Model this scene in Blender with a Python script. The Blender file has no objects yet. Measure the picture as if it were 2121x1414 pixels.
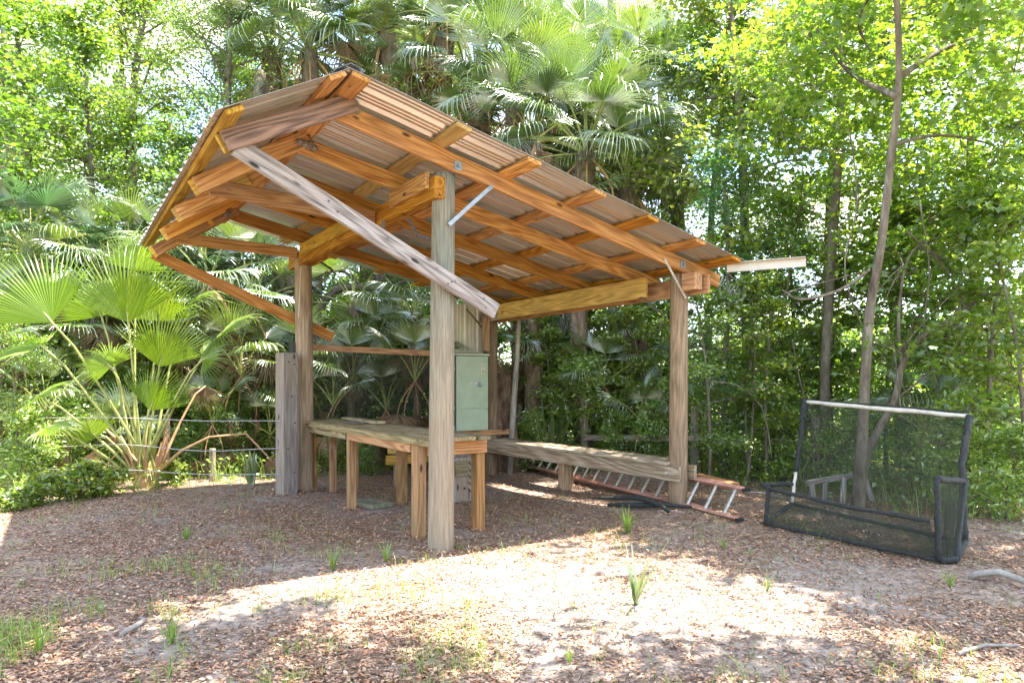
import bpy, bmesh, math, random
import numpy as np
from mathutils import Vector, Matrix, Quaternion, noise

scene = bpy.context.scene
R = math.radians
# ------------------------------------------------------------------ camera
cam_d = bpy.data.cameras.new('camera'); cam = bpy.data.objects.new('camera', cam_d)
scene.collection.objects.link(cam); scene.camera = cam
cam.location = (0, 0, 1.45); cam.rotation_euler = (R(90), 0, 0)
cam_d.sensor_width = 36; cam_d.lens = 24.0; cam_d.shift_y = 0.0424
cam_d.clip_start = 0.05; cam_d.clip_end = 900
# ------------------------------------------------------------------ light
SUN = Vector((0.388, 0.138, 1.0)).normalized()
elev = math.asin(SUN.z); azim = math.atan2(SUN.x, SUN.y)
world = bpy.data.worlds.new('World'); scene.world = world; world.use_nodes = True
wn = world.node_tree.nodes; wl = world.node_tree.links; wn.clear()
wo = wn.new('ShaderNodeOutputWorld'); bg = wn.new('ShaderNodeBackground')
sky = wn.new('ShaderNodeTexSky'); sky.sky_type = 'NISHITA'; sky.sun_disc = False
sky.sun_elevation = elev; sky.sun_rotation = azim; sky.air_density = 1.0; sky.dust_density = .8; sky.ozone_density = 1.6
tcw = wn.new('ShaderNodeTexCoord'); mpw = wn.new('ShaderNodeMapping'); mpw.inputs['Scale'].default_value = (1.6, 1.6, 4.0)
nzw = wn.new('ShaderNodeTexNoise'); nzw.inputs['Scale'].default_value = 2.2; nzw.inputs['Detail'].default_value = 7; nzw.inputs['Roughness'].default_value = .6
rpw = wn.new('ShaderNodeValToRGB'); rpw.color_ramp.elements[0].position = .43; rpw.color_ramp.elements[1].position = .62
mxw = wn.new('ShaderNodeMix'); mxw.data_type = 'RGBA'
mxw.inputs[7].default_value = (3.2, 3.0, 2.65, 1)
wl.new(tcw.outputs['Generated'], mpw.inputs[0]); wl.new(mpw.outputs[0], nzw.inputs['Vector'])
wl.new(nzw.outputs[0], rpw.inputs[0]); wl.new(rpw.outputs[0], mxw.inputs[0]); wl.new(sky.outputs[0], mxw.inputs[6])
wl.new(mxw.outputs[2], bg.inputs[0]); wl.new(bg.outputs[0], wo.inputs[0]); bg.inputs[1].default_value = 0.15
sd = bpy.data.lights.new('sun', 'SUN'); sd.energy = 3.7; sd.angle = R(0.55); sd.color = (1.0, 0.93, 0.82)
so = bpy.data.objects.new('sun', sd); scene.collection.objects.link(so)
so.rotation_euler = SUN.to_track_quat('Z', 'Y').to_euler(); so.location = (8, 3, 20)
scene.view_settings.view_transform = 'Standard'; scene.view_settings.look = 'None'
scene.view_settings.gamma = 1; scene.view_settings.use_curve_mapping = False
scene.view_settings.exposure = 2.85
scene.render.engine = 'CYCLES'
cy = scene.cycles
cy.max_bounces = 12; cy.diffuse_bounces = 6; cy.glossy_bounces = 2; cy.transmission_bounces = 8; cy.transparent_max_bounces = 10
cy.caustics_reflective = False; cy.caustics_refractive = False; cy.sample_clamp_indirect = 6
cy.use_denoising = True
try: cy.denoiser = 'OPENIMAGEDENOISE'
except Exception: pass
# ------------------------------------------------------------------ helpers
COL = scene.collection
rnd = random.Random(7)
ANG = math.atan2(938, 1414)
EU = Vector((math.cos(ANG), math.sin(ANG), 0)); DV = Vector((-math.sin(ANG), math.cos(ANG), 0))
P1 = Vector((-.629, 6.01, 0))
def L2W(u, v, z=0): p = P1 + EU*u + DV*v; return Vector((p.x, p.y, z))
def wx(px, Y): return (px-1060.5)/1414*Y
def wp(px, py, Y): return Vector((wx(px, Y), Y, 1.45+(797-py)/1414*Y))
def gz(x, y):
    b = .10*math.exp(-((x-2.2)**2+(y-7.6)**2)/(2*1.1**2))
    n = .05*noise.noise(Vector((x*.35, y*.35, 0)))+.018*noise.noise(Vector((x*1.7, y*1.7, 3)))
    near = max(0, 1-((x+.3)**2+(y-7.5)**2)/9)
    far = max(0, min(1, (math.hypot(x, y)-14)/20))
    return b + n*(1-near*.7) + far*.25*noise.noise(Vector((x*.05, y*.05, 7)))
def link(o, parent=None):
    COL.objects.link(o)
    if parent is not None: o.parent = parent
    return o
def tag(o, label=None, cat=None, group=None, kind=None):
    if label: o['label'] = label
    if cat: o['category'] = cat
    if group: o['group'] = group
    if kind: o['kind'] = kind
    return o
def empty(name, loc=(0, 0, 0), rz=0):
    o = bpy.data.objects.new(name, None); o.location = loc; o.rotation_euler = (0, 0, rz); o.empty_display_size = .2
    COL.objects.link(o); return o
def mesh_np(name, V, F, mats, midx=None, smooth=False):
    V = np.asarray(V, dtype=np.float32).reshape(-1, 3); F = np.asarray(F, dtype=np.int32)
    me = bpy.data.meshes.new(name); k = F.shape[1]; nf = len(F)
    me.vertices.add(len(V)); me.vertices.foreach_set('co', V.ravel())
    me.loops.add(nf*k); me.loops.foreach_set('vertex_index', F.ravel())
    me.polygons.add(nf); me.polygons.foreach_set('loop_start', np.arange(nf, dtype=np.int32)*k)
    me.polygons.foreach_set('loop_total', np.full(nf, k, dtype=np.int32))
    if midx is not None: me.polygons.foreach_set('material_index', np.asarray(midx, dtype=np.int32))
    me.polygons.foreach_set('use_smooth', np.full(nf, smooth, dtype=bool))
    me.update(calc_edges=True)
    for m in (mats if isinstance(mats, (list, tuple)) else [mats]): me.materials.append(m)
    return me
def mobj(name, me, parent=None): return link(bpy.data.objects.new(name, me), parent)
class G:
    """collects quads/tris of one mesh"""
    def __init__(s): s.v = []; s.f = []
    def tube(s, pts, rad, sides=7, cap=True, squash=None):
        pts = [Vector(p) for p in pts]; n = len(pts)
        if not isinstance(rad, (list, tuple)): rad = [rad]*n
        base = len(s.v); up = Vector((0, 0, 1)); prev = None
        for i, p in enumerate(pts):
            t = (pts[min(i+1, n-1)]-pts[max(i-1, 0)]); t = t.normalized() if t.length > 1e-9 else Vector((0, 0, 1))
            if prev is None:
                a = t.cross(up if abs(t.z) < .95 else Vector((1, 0, 0))).normalized()
            else:
                a = (prev - t*prev.dot(t)); a = a.normalized() if a.length > 1e-6 else t.orthogonal().normalized()
            prev = a; b = t.cross(a)
            for k in range(sides):
                an = 2*math.pi*k/sides
                s.v.append(p+(a*math.cos(an)+b*math.sin(an))*rad[i])
        for i in range(n-1):
            for k in range(sides):
                k2 = (k+1) % sides
                s.f.append((base+i*sides+k, base+i*sides+k2, base+(i+1)*sides+k2, base+(i+1)*sides+k))
        if cap:
            for i, fl in ((0, True), (n-1, False)):
                c = len(s.v); s.v.append(pts[i])
                for k in range(sides):
                    a_, b_ = base+i*sides+k, base+i*sides+(k+1) % sides
                    s.f.append((b_, a_, c) if fl else (a_, b_, c))
        return s
    def box(s, c, sx, sy, sz, rot=None):
        base = len(s.v); c = Vector(c)
        for x in (-1, 1):
            for y in (-1, 1):
                for z in (-1, 1):
                    q = Vector((x*sx/2, y*sy/2, z*sz/2))
                    if rot is not None: q = rot @ q
                    s.v.append(c+q)
        for f in ((0, 1, 3, 2), (4, 6, 7, 5), (0, 4, 5, 1), (2, 3, 7, 6), (0, 2, 6, 4), (1, 5, 7, 3)): s.f.append(tuple(base+i for i in f))
        return s
    def build(s, name, mat, parent=None, smooth=False):
        me = bpy.data.meshes.new(name); me.from_pydata([tuple(p) for p in s.v], [], s.f)
        me.materials.append(mat)
        if smooth: me.polygons.foreach_set('use_smooth', [True]*len(me.polygons))
        me.update(); return mobj(name, me, parent)
# ------------------------------------------------------------------ materials
def newmat(name):
    m = bpy.data.materials.new(name); m.use_nodes = True; m.node_tree.nodes.clear(); return m, m.node_tree.nodes, m.node_tree.links
def ramp(N, stops, interp='LINEAR'):
    r = N.new('ShaderNodeValToRGB'); r.color_ramp.interpolation = interp; e = r.color_ramp.elements
    while len(e) > 1: e.remove(e[-1])
    e[0].position = stops[0][0]; e[0].color = (*stops[0][1], 1)
    for p, c in stops[1:]:
        q = e.new(p); q.color = (*c, 1)
    return r
def mixc(N, L, fac, a, b, mode='MIX'):
    m = N.new('ShaderNodeMix'); m.data_type = 'RGBA'; m.blend_type = mode
    for i, x in ((0, fac), (6, a), (7, b)):
        if hasattr(x, 'links') or hasattr(x, 'is_linked'): L.new(x, m.inputs[i])
        else: m.inputs[i].default_value = x if i == 0 else (*x, 1)
    return m.outputs[2]
def wood(name, dark, mid, light, axis='X', rough=.75, stain=None, stain_amt=.35, grain=1.0, bump=.35, green=None, ring=.11, knots=True, low=None):
    m, N, L = newmat(name)
    out = N.new('ShaderNodeOutputMaterial'); p = N.new('ShaderNodeBsdfPrincipled'); L.new(p.outputs[0], out.inputs[0])
    tc = N.new('ShaderNodeTexCoord'); oi = N.new('ShaderNodeObjectInfo')
    add = N.new('ShaderNodeVectorMath'); add.operation = 'ADD'
    sc = N.new('ShaderNodeVectorMath'); sc.operation = 'SCALE'; sc.inputs[3].default_value = 37.0
    cmb = N.new('ShaderNodeCombineXYZ')
    for i in range(3): L.new(oi.outputs['Random'], cmb.inputs[i])
    L.new(cmb.outputs[0], sc.inputs[0]); L.new(tc.outputs['Object'], add.inputs[0]); L.new(sc.outputs[0], add.inputs[1])
    def mp(s):
        q = N.new('ShaderNodeMapping')
        q.inputs['Scale'].default_value = s if axis == 'X' else (s[1], s[2], s[0])
        L.new(add.outputs[0], q.inputs[0]); return q.outputs[0]
    # growth rings: contour lines of a stretched noise, so they wander and close like flat-sawn grain
    n0 = N.new('ShaderNodeTexNoise'); n0.inputs['Scale'].default_value = 1; n0.inputs['Detail'].default_value = 1.5; n0.inputs['Roughness'].default_value = .4
    L.new(mp((.55, 5.5*grain, 5.5*grain)), n0.inputs['Vector'])
    n1 = N.new('ShaderNodeTexNoise'); n1.inputs['Scale'].default_value = 1; n1.inputs['Detail'].default_value = 7; n1.inputs['Roughness'].default_value = .7
    L.new(mp((3.0, 70*grain, 70*grain)), n1.inputs['Vector'])
    n2 = N.new('ShaderNodeTexNoise'); n2.inputs['Scale'].default_value = 1; n2.inputs['Detail'].default_value = 4
    L.new(mp((1.3, 4, 4)), n2.inputs['Vector'])
    k1 = N.new('ShaderNodeMath'); k1.operation = 'MULTIPLY'; L.new(n0.outputs[0], k1.inputs[0]); k1.inputs[1].default_value = 75.0
    k2 = N.new('ShaderNodeMath'); k2.operation = 'SINE'; L.new(k1.outputs[0], k2.inputs[0])
    mm = N.new('ShaderNodeMath'); mm.operation = 'MULTIPLY_ADD'; L.new(k2.outputs[0], mm.inputs[0]); mm.inputs[1].default_value = ring
    m2 = N.new('ShaderNodeMath'); m2.operation = 'MULTIPLY_ADD'; L.new(n1.outputs[0], m2.inputs[0]); m2.inputs[1].default_value = 1.0; m2.inputs[2].default_value = 0.0
    L.new(m2.outputs[0], mm.inputs[2])
    r = ramp(N, [(.26, dark), (.5, mid), (.72, light)]); L.new(mm.outputs[0], r.inputs[0])
    col = r.outputs[0]
    if stain:
        rs = ramp(N, [(.42, (0, 0, 0)), (.68, (1, 1, 1))]); L.new(n2.outputs[0], rs.inputs[0])
        ml = N.new('ShaderNodeMath'); ml.operation = 'MULTIPLY'; L.new(rs.outputs[0], ml.inputs[0]); ml.inputs[1].default_value = stain_amt
        col = mixc(N, L, ml.outputs[0], col, stain)
    if green:
        n3 = N.new('ShaderNodeTexNoise'); n3.inputs['Scale'].default_value = 1; n3.inputs['Detail'].default_value = 5
        L.new(mp((2.2, 9, 9)), n3.inputs['Vector'])
        rs = ramp(N, [(.45, (0, 0, 0)), (.62, (1, 1, 1))]); L.new(n3.outputs[0], rs.inputs[0])
        ml = N.new('ShaderNodeMath'); ml.operation = 'MULTIPLY'; L.new(rs.outputs[0], ml.inputs[0]); ml.inputs[1].default_value = .55
        col = mixc(N, L, ml.outputs[0], col, green)
    # knots
    vo = N.new('ShaderNodeTexVoronoi'); vo.inputs['Scale'].default_value = 1; L.new(mp((2.6, 7, 7)), vo.inputs['Vector'])
    rk = ramp(N, [(.07, (1, 1, 1)), (.14, (0, 0, 0))]); L.new(vo.outputs['Distance'], rk.inputs[0])
    if knots: col = mixc(N, L, rk.outputs[0], col, tuple(c*.4 for c in dark))
    if low:
        sx = N.new('ShaderNodeSeparateXYZ'); L.new(tc.outputs['Object'], sx.inputs[0])
        ad = N.new('ShaderNodeMath'); ad.operation = 'MULTIPLY_ADD'; L.new(n2.outputs[0], ad.inputs[0]); ad.inputs[1].default_value = 2.4; L.new(sx.outputs['Z'], ad.inputs[2])
        mr = N.new('ShaderNodeMapRange'); mr.inputs[1].default_value = 2.1; mr.inputs[2].default_value = 3.6; mr.inputs[3].default_value = .75; mr.inputs[4].default_value = 0; L.new(ad.outputs[0], mr.inputs[0])
        rl = ramp(N, [(.3, tuple(c*.55 for c in low)), (.68, low)]); L.new(n1.outputs[0], rl.inputs[0])
        col = mixc(N, L, mr.outputs[0], col, rl.outputs[0])
    # per-board tone
    hs = N.new('ShaderNodeHueSaturation'); L.new(col, hs.inputs['Color'])
    mr = N.new('ShaderNodeMapRange'); mr.inputs[3].default_value = .70; mr.inputs[4].default_value = 1.15; L.new(oi.outputs['Random'], mr.inputs[0]); L.new(mr.outputs[0], hs.inputs['Value'])
    f1 = N.new('ShaderNodeMath'); f1.operation = 'MULTIPLY'; L.new(oi.outputs['Random'], f1.inputs[0]); f1.inputs[1].default_value = 7.31
    f2 = N.new('ShaderNodeMath'); f2.operation = 'FRACT'; L.new(f1.outputs[0], f2.inputs[0])
    ms = N.new('ShaderNodeMapRange'); ms.inputs[3].default_value = .88; ms.inputs[4].default_value = 1.12; L.new(f2.outputs[0], ms.inputs[0]); L.new(ms.outputs[0], hs.inputs['Saturation'])
    L.new(hs.outputs[0], p.inputs['Base Color']); p.inputs['Roughness'].default_value = rough
    p.inputs['Specular IOR Level'].default_value = .3
    bp = N.new('ShaderNodeBump'); bp.inputs['Strength'].default_value = bump; bp.inputs['Distance'].default_value = .006
    L.new(mm.outputs[0], bp.inputs['Height']); L.new(bp.outputs[0], p.inputs['Normal'])
    return m
M = {}
M['pine'] = wood('pine_board', (.19, .065, .014), (.47, .215, .05), (.64, .36, .115), stain=(.24, .10, .03), stain_amt=.45)
M['pine_red'] = wood('pine_board_reddish', (.19, .08, .028), (.43, .20, .075), (.56, .32, .15), stain=(.19, .10, .06), stain_amt=.5)
M['pine_yellow'] = wood('treated_pine_yellow', (.26, .14, .03), (.50, .29, .065), (.62, .41, .13), stain=(.20, .15, .05), stain_amt=.5)
M['pine_brown'] = wood('weathered_brown_board', (.06, .035, .028), (.20, .12, .095), (.36, .22, .16), grain=.8, stain=(.12, .08, .07), stain_amt=.3)
M['grey'] = wood('weathered_grey_board', (.10, .08, .075), (.36, .32, .31), (.55, .50, .49), stain=(.28, .19, .15), stain_amt=.5, grain=1.1, bump=.8, rough=.9)
M['bench'] = wood('bench_board', (.12, .085, .05), (.33, .25, .17), (.52, .43, .33), stain=(.18, .16, .10), stain_amt=.5, bump=.6, rough=.85)
M['mossy'] = wood('mossy_table_board', (.10, .075, .04), (.30, .225, .12), (.44, .35, .21), stain=(.15, .14, .06), stain_amt=.5, bump=.6, rough=.85)
M['leg'] = wood('table_leg_wood', (.14, .07, .03), (.34, .175, .075), (.46, .27, .135), stain=(.19, .14, .07), stain_amt=.55, axis='Z', bump=.5)
M['post_green'] = wood('round_post_wood_greenish', (.07, .065, .048), (.22, .20, .15), (.40, .37, .29), axis='Z', stain=(.17, .13, .08), stain_amt=.4, green=(.20, .225, .19), bump=.9, rough=.92, grain=.8, ring=.04, knots=False, low=(.38, .28, .175))
M['post'] = wood('round_post_wood', (.11, .07, .04), (.29, .195, .12), (.46, .34, .23), axis='Z', stain=(.20, .13, .075), stain_amt=.5, bump=.9, rough=.92, grain=.8, ring=.05, knots=False)
M['railtie'] = wood('old_grey_post_wood', (.12, .095, .08), (.30, .25, .215), (.42, .37, .33), axis='Z', stain=(.33, .22, .12), stain_amt=.5, bump=1.0, rough=.95, ring=.05)
M['fencewood'] = wood('fence_wood', (.10, .07, .05), (.24, .185, .14), (.36, .30, .24), axis='Z', bump=1.0, rough=.95, green=(.14, .15, .08))
def plain(name, col, rough=.6, metal=0., nscale=30, var=.25, bump=0., spec=.5):
    m, N, L = newmat(name)
    out = N.new('ShaderNodeOutputMaterial'); p = N.new('ShaderNodeBsdfPrincipled'); L.new(p.outputs[0], out.inputs[0])
    tc = N.new('ShaderNodeTexCoord'); n = N.new('ShaderNodeTexNoise'); n.inputs['Scale'].default_value = nscale; n.inputs['Detail'].default_value = 5
    L.new(tc.outputs['Object'], n.inputs['Vector'])
    r = ramp(N, [(.3, tuple(c*(1-var) for c in col)), (.7, tuple(min(1, c*(1+var)) for c in col))]); L.new(n.outputs[0], r.inputs[0])
    L.new(r.outputs[0], p.inputs['Base Color']); p.inputs['Roughness'].default_value = rough; p.inputs['Metallic'].default_value = metal
    p.inputs['Specular IOR Level'].default_value = spec
    if bump:
        b = N.new('ShaderNodeBump'); b.inputs['Strength'].default_value = bump; b.inputs['Distance'].default_value = .01
        L.new(n.outputs[0], b.inputs['Height']); L.new(b.outputs[0], p.inputs['Normal'])
    return m
M['galv'] = plain('galvanised_steel', (.26, .29, .34), .45, .5, 25, .2)
M['rust'] = plain('rusty_steel', (.16, .13, .11), .7, .4, 40, .4)
M['panel'] = plain('roof_sheet_metal', (.62, .575, .52), .30, .7, 3, .06)
M['wallpanel'] = plain('beige_sheet_metal', (.50, .46, .37), .45, .1, 4, .12)
M['trim'] = plain('eave_trim_metal', (.55, .49, .43), .45, .2, 6, .08)
M['box'] = plain('green_painted_steel', (.345, .41, .295), .45, .0, 5, .10)
M['boxside'] = plain('dark_green_steel', (.03, .04, .032), .5, .0, 12, .3)
M['label'] = plain('label_paper', (.55, .52, .42), .6, 0, 60, .2)
M['black'] = plain('black_plastic', (.02, .02, .02), .5, 0, 30, .3)
M['foam'] = plain('black_foam_wrap', (.022, .024, .023), .85, 0, 45, .6, .8)
M['pvc'] = plain('dusty_white_pipe', (.58, .53, .46), .5, 0, 14, .15)
M['orange'] = plain('orange_fibreglass', (.46, .24, .18), .45, 0, 18, .25)
M['alu'] = plain('dull_aluminium', (.46, .43, .39), .5, .3, 20, .2)
M['nest'] = plain('grey_mud', (.20, .18, .155), .95, 0, 55, .5, 1.0)
M['slab'] = plain('mossy_concrete', (.17, .16, .10), .95, 0, 14, .4, .8)
M['wire'] = plain('old_wire', (.42, .40, .37), .5, .5, 30, .2)
M['white'] = plain('white_panel_paint', (.62, .66, .68), .6, 0, 8, .1)
M['moss'] = plain('spanish_moss', (.26, .27, .22), .95, 0, 8, .25)
def bark(name, a, b, c, sc=9, bump=1.0):
    m, N, L = newmat(name)
    out = N.new('ShaderNodeOutputMaterial'); p = N.new('ShaderNodeBsdfPrincipled'); L.new(p.outputs[0], out.inputs[0])
    tc = N.new('ShaderNodeTexCoord'); mp = N.new('ShaderNodeMapping'); mp.inputs['Scale'].default_value = (1, 1, .3); L.new(tc.outputs['Object'], mp.inputs[0])
    n = N.new('ShaderNodeTexNoise'); n.inputs['Scale'].default_value = sc; n.inputs['Detail'].default_value = 7; n.inputs['Roughness'].default_value = .7; L.new(mp.outputs[0], n.inputs['Vector'])
    r = ramp(N, [(.3, a), (.5, b), (.7, c)]); L.new(n.outputs[0], r.inputs[0]); L.new(r.outputs[0], p.inputs['Base Color'])
    p.inputs['Roughness'].default_value = .95; p.inputs['Specular IOR Level'].default_value = .1
    b_ = N.new('ShaderNodeBump'); b_.inputs['Strength'].default_value = bump; b_.inputs['Distance'].default_value = .02; L.new(n.outputs[0], b_.inputs['Height']); L.new(b_.outputs[0], p.inputs['Normal'])
    return m
M['bark'] = bark('tree_bark', (.07, .055, .04), (.17, .14, .11), (.30, .27, .22))
M['bark_pale'] = bark('pale_tree_bark', (.15, .13, .11), (.30, .27, .235), (.44, .41, .37))
M['palmbark'] = bark('palm_trunk_bark', (.06, .045, .03), (.17, .125, .085), (.30, .235, .17), 14)
M['deadwood'] = bark('dead_stump_wood', (.03, .022, .016), (.16, .10, .07), (.36, .27, .20), 11, 1.4)
def leafmat(name, stops, tstops, trans=.5, gloss=.06, objvar=.35):
    """thin leaves: diffuse + light coming through; every leaf (mesh island) has its own tone"""
    m, N, L = newmat(name)
    out = N.new('ShaderNodeOutputMaterial'); geo = N.new('ShaderNodeNewGeometry'); oi = N.new('ShaderNodeObjectInfo')
    mx = N.new('ShaderNodeMath'); mx.operation = 'MULTIPLY_ADD'; L.new(geo.outputs['Random Per Island'], mx.inputs[0]); mx.inputs[1].default_value = 1-objvar
    ob = N.new('ShaderNodeMath'); ob.operation = 'MULTIPLY'; L.new(oi.outputs['Random'], ob.inputs[0]); ob.inputs[1].default_value = objvar
    L.new(ob.outputs[0], mx.inputs[2])
    r1 = ramp(N, stops); r2 = ramp(N, tstops); L.new(mx.outputs[0], r1.inputs[0]); L.new(mx.outputs[0], r2.inputs[0])
    d = N.new('ShaderNodeBsdfDiffuse'); t = N.new('ShaderNodeBsdfTranslucent'); g = N.new('ShaderNodeBsdfGlossy'); g.inputs['Roughness'].default_value = .38
    g.inputs['Color'].default_value = (.9, .93, .95, 1)
    L.new(r1.outputs[0], d.inputs[0]); L.new(r2.outputs[0], t.inputs[0])
    m1 = N.new('ShaderNodeMixShader'); m1.inputs[0].default_value = trans; L.new(d.outputs[0], m1.inputs[1]); L.new(t.outputs[0], m1.inputs[2])
    m2 = N.new('ShaderNodeMixShader'); m2.inputs[0].default_value = gloss; L.new(m1.outputs[0], m2.inputs[1]); L.new(g.outputs[0], m2.inputs[2])
    L.new(m2.outputs[0], out.inputs[0]); return m
M['leaf_gum'] = leafmat('sweetgum_leaf', [(0, (.05, .105, .012)), (.5, (.105, .185, .02)), (.95, (.19, .27, .035))], [(0, (.12, .27, .015)), (.5, (.24, .42, .02)), (.95, (.42, .56, .04))], .50, .10)
M['leaf_oak'] = leafmat('oak_leaf', [(0, (0.054, 0.100, 0.016)), (.5, (0.108, 0.172, 0.025)), (.95, (0.198, 0.252, 0.046))], [(0, (0.126, 0.252, 0.026)), (.5, (0.252, 0.406, 0.036)), (.95, (0.450, 0.558, 0.054))], .48, .10)
M['leaf_lit'] = leafmat('lit_yellow_green_leaf', [(0, (0.075, 0.135, 0.011)), (.5, (0.150, 0.225, 0.019)), (.95, (0.270, 0.315, 0.045))], [(0, (0.158, 0.302, 0.014)), (.5, (0.324, 0.446, 0.022)), (.95, (0.518, 0.562, 0.058))], .52, .09)  # leaf green lightened to look lit, sunlight put into the colour
M['leaf_cedar'] = leafmat('cedar_spray', [(0, (0.036, 0.108, 0.036)), (.5, (0.072, 0.198, 0.054)), (.95, (0.144, 0.306, 0.072))], [(0, (0.080, 0.256, 0.064)), (.5, (0.144, 0.416, 0.080)), (.95, (0.320, 0.640, 0.112))], .4, .05)
M['leaf_shrub'] = leafmat('shrub_leaf', [(0, (0.097, 0.170, 0.031)), (.5, (0.219, 0.316, 0.049)), (.95, (0.413, 0.486, 0.109))], [(0, (0.176, 0.398, 0.035)), (.5, (0.410, 0.679, 0.058)), (.95, (0.725, 0.866, 0.117))], .48, .13)
M['palm_lit'] = leafmat('palm_frond_sunlit_green', [(0, (.09, .15, .012)), (.5, (.15, .23, .016)), (1, (.22, .29, .025))], [(0, (.26, .44, .015)), (.5, (.34, .52, .02)), (1, (.46, .60, .03))], .50, .04, .5)  # lighter copy of the frond green, backlight put into its colour
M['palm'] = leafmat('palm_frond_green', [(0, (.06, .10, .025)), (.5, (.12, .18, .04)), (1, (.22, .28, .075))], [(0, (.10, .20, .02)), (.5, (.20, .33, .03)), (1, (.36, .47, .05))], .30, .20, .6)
M['palm_blue'] = leafmat('palm_frond_bluish', [(0, (0.056, 0.096, 0.040)), (.5, (0.096, 0.144, 0.064)), (1, (0.160, 0.208, 0.088))], [(0, (0.064, 0.160, 0.048)), (.5, (0.120, 0.256, 0.080)), (1, (0.240, 0.400, 0.096))], .35, .1, .7)
M['palm_dead'] = leafmat('dead_palm_frond', [(0, (.14, .08, .04)), (.5, (.26, .16, .085)), (1, (.40, .28, .17))], [(0, (.16, .09, .03)), (.5, (.30, .18, .07)), (1, (.42, .28, .12))], .3, .05, .6)
M['petiole'] = plain('palm_stalk', (.28, .30, .09), .45, 0, 9, .3)
M['petiole_dead'] = plain('dry_palm_stalk', (.42, .24, .12), .6, 0, 9, .3)
M['grass'] = leafmat('grass_blade', [(0, (.07, .15, .02)), (.5, (.14, .25, .03)), (1, (.30, .34, .09))], [(0, (.2, .4, .03)), (.5, (.4, .6, .05)), (1, (.6, .7, .15))], .4, .05)
M['litter'] = leafmat('dry_leaf', [(0, (.13, .065, .04)), (.25, (.28, .155, .095)), (.5, (.43, .265, .17)), (.72, (.55, .375, .26)), (.86, (.48, .20, .085)), (1, (.62, .48, .37))], [(0, (.1, .05, .02)), (1, (.3, .2, .1))], .1, .04, 0.)
M['needle'] = leafmat('dark_twig_bits', [(0, (.05, .032, .024)), (.6, (.14, .085, .055)), (1, (.28, .20, .14))], [(0, (.05, .03, .02)), (1, (.1, .06, .03))], .05, .03, 0.)
def groundmat():
    m, N, L = newmat('sandy_leafy_soil')
    out = N.new('ShaderNodeOutputMaterial'); p = N.new('ShaderNodeBsdfPrincipled'); L.new(p.outputs[0], out.inputs[0])
    tc = N.new('ShaderNodeTexCoord')
    def nz(s, d=6, r=.6):
        n = N.new('ShaderNodeTexNoise'); n.inputs['Scale'].default_value = s; n.inputs['Detail'].default_value = d; n.inputs['Roughness'].default_value = r
        L.new(tc.outputs['Object'], n.inputs['Vector']); return n
    big = nz(.7); med = nz(6); fine = nz(55, 4, .7)
    v = N.new('ShaderNodeTexVoronoi'); v.inputs['Scale'].default_value = 48; L.new(tc.outputs['Object'], v.inputs['Vector'])
    sandr = ramp(N, [(.3, (.20, .16, .135)), (.7, (.47, .415, .37))]); L.new(med.outputs[0], sandr.inputs[0])
    litr = ramp(N, [(.0, (.08, .05, .035)), (.45, (.25, .165, .115)), (1, (.46, .34, .25))]); L.new(v.outputs['Color'], litr.inputs[0])
    cr = ramp(N, [(.47, (1, 1, 1)), (.60, (0, 0, 0))])
    ad = N.new('ShaderNodeMath'); ad.operation = 'MULTIPLY_ADD'; L.new(fine.outputs[0], ad.inputs[0]); ad.inputs[1].default_value = .5
    hb = N.new('ShaderNodeMath'); hb.operation = 'MULTIPLY'; L.new(big.outputs[0], hb.inputs[0]); hb.inputs[1].default_value = .5; L.new(hb.outputs[0], ad.inputs[2])
    L.new(ad.outputs[0], cr.inputs[0])
    # pale sand mid-clearing, litter thinned so the sunlit patch brightens by colour too
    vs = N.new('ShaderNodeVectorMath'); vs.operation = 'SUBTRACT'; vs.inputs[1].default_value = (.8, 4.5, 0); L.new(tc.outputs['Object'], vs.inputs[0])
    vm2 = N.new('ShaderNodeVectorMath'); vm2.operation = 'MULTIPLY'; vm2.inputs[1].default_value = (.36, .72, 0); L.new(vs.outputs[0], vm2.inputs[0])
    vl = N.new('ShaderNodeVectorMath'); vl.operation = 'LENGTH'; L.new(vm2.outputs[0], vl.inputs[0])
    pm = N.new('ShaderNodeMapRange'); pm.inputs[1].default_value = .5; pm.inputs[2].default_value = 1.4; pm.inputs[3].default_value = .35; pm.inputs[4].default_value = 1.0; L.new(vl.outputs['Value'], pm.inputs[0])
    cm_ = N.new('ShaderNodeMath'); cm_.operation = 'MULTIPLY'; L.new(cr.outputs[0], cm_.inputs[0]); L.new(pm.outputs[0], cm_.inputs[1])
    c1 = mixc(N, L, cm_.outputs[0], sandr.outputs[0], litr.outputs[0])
    # far ground turns to green understorey, distance from the clearing's middle
    vm = N.new('ShaderNodeVectorMath'); vm.operation = 'DISTANCE'; vm.inputs[1].default_value = (-.5, 3.5, 0); L.new(tc.outputs['Object'], vm.inputs[0])
    mr = N.new('ShaderNodeMapRange'); mr.inputs[1].default_value = 8.5; mr.inputs[2].default_value = 13; L.new(vm.outputs['Value'], mr.inputs[0])
    gr = ramp(N, [(.3, (.07, .10, .025)), (.7, (.22, .26, .07))]); L.new(med.outputs[0], gr.inputs[0])
    c2 = mixc(N, L, mr.outputs[0], c1, gr.outputs[0])
    L.new(c2, p.inputs['Base Color']); p.inputs['Roughness'].default_value = .95; p.inputs['Specular IOR Level'].default_value = .1
    b = N.new('ShaderNodeBump'); b.inputs['Strength'].default_value = .8; b.inputs['Distance'].default_value = .02
    L.new(ad.outputs[0], b.inputs['Height']); L.new(b.outputs[0], p.inputs['Normal'])
    return m
M['ground'] = groundmat()
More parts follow.
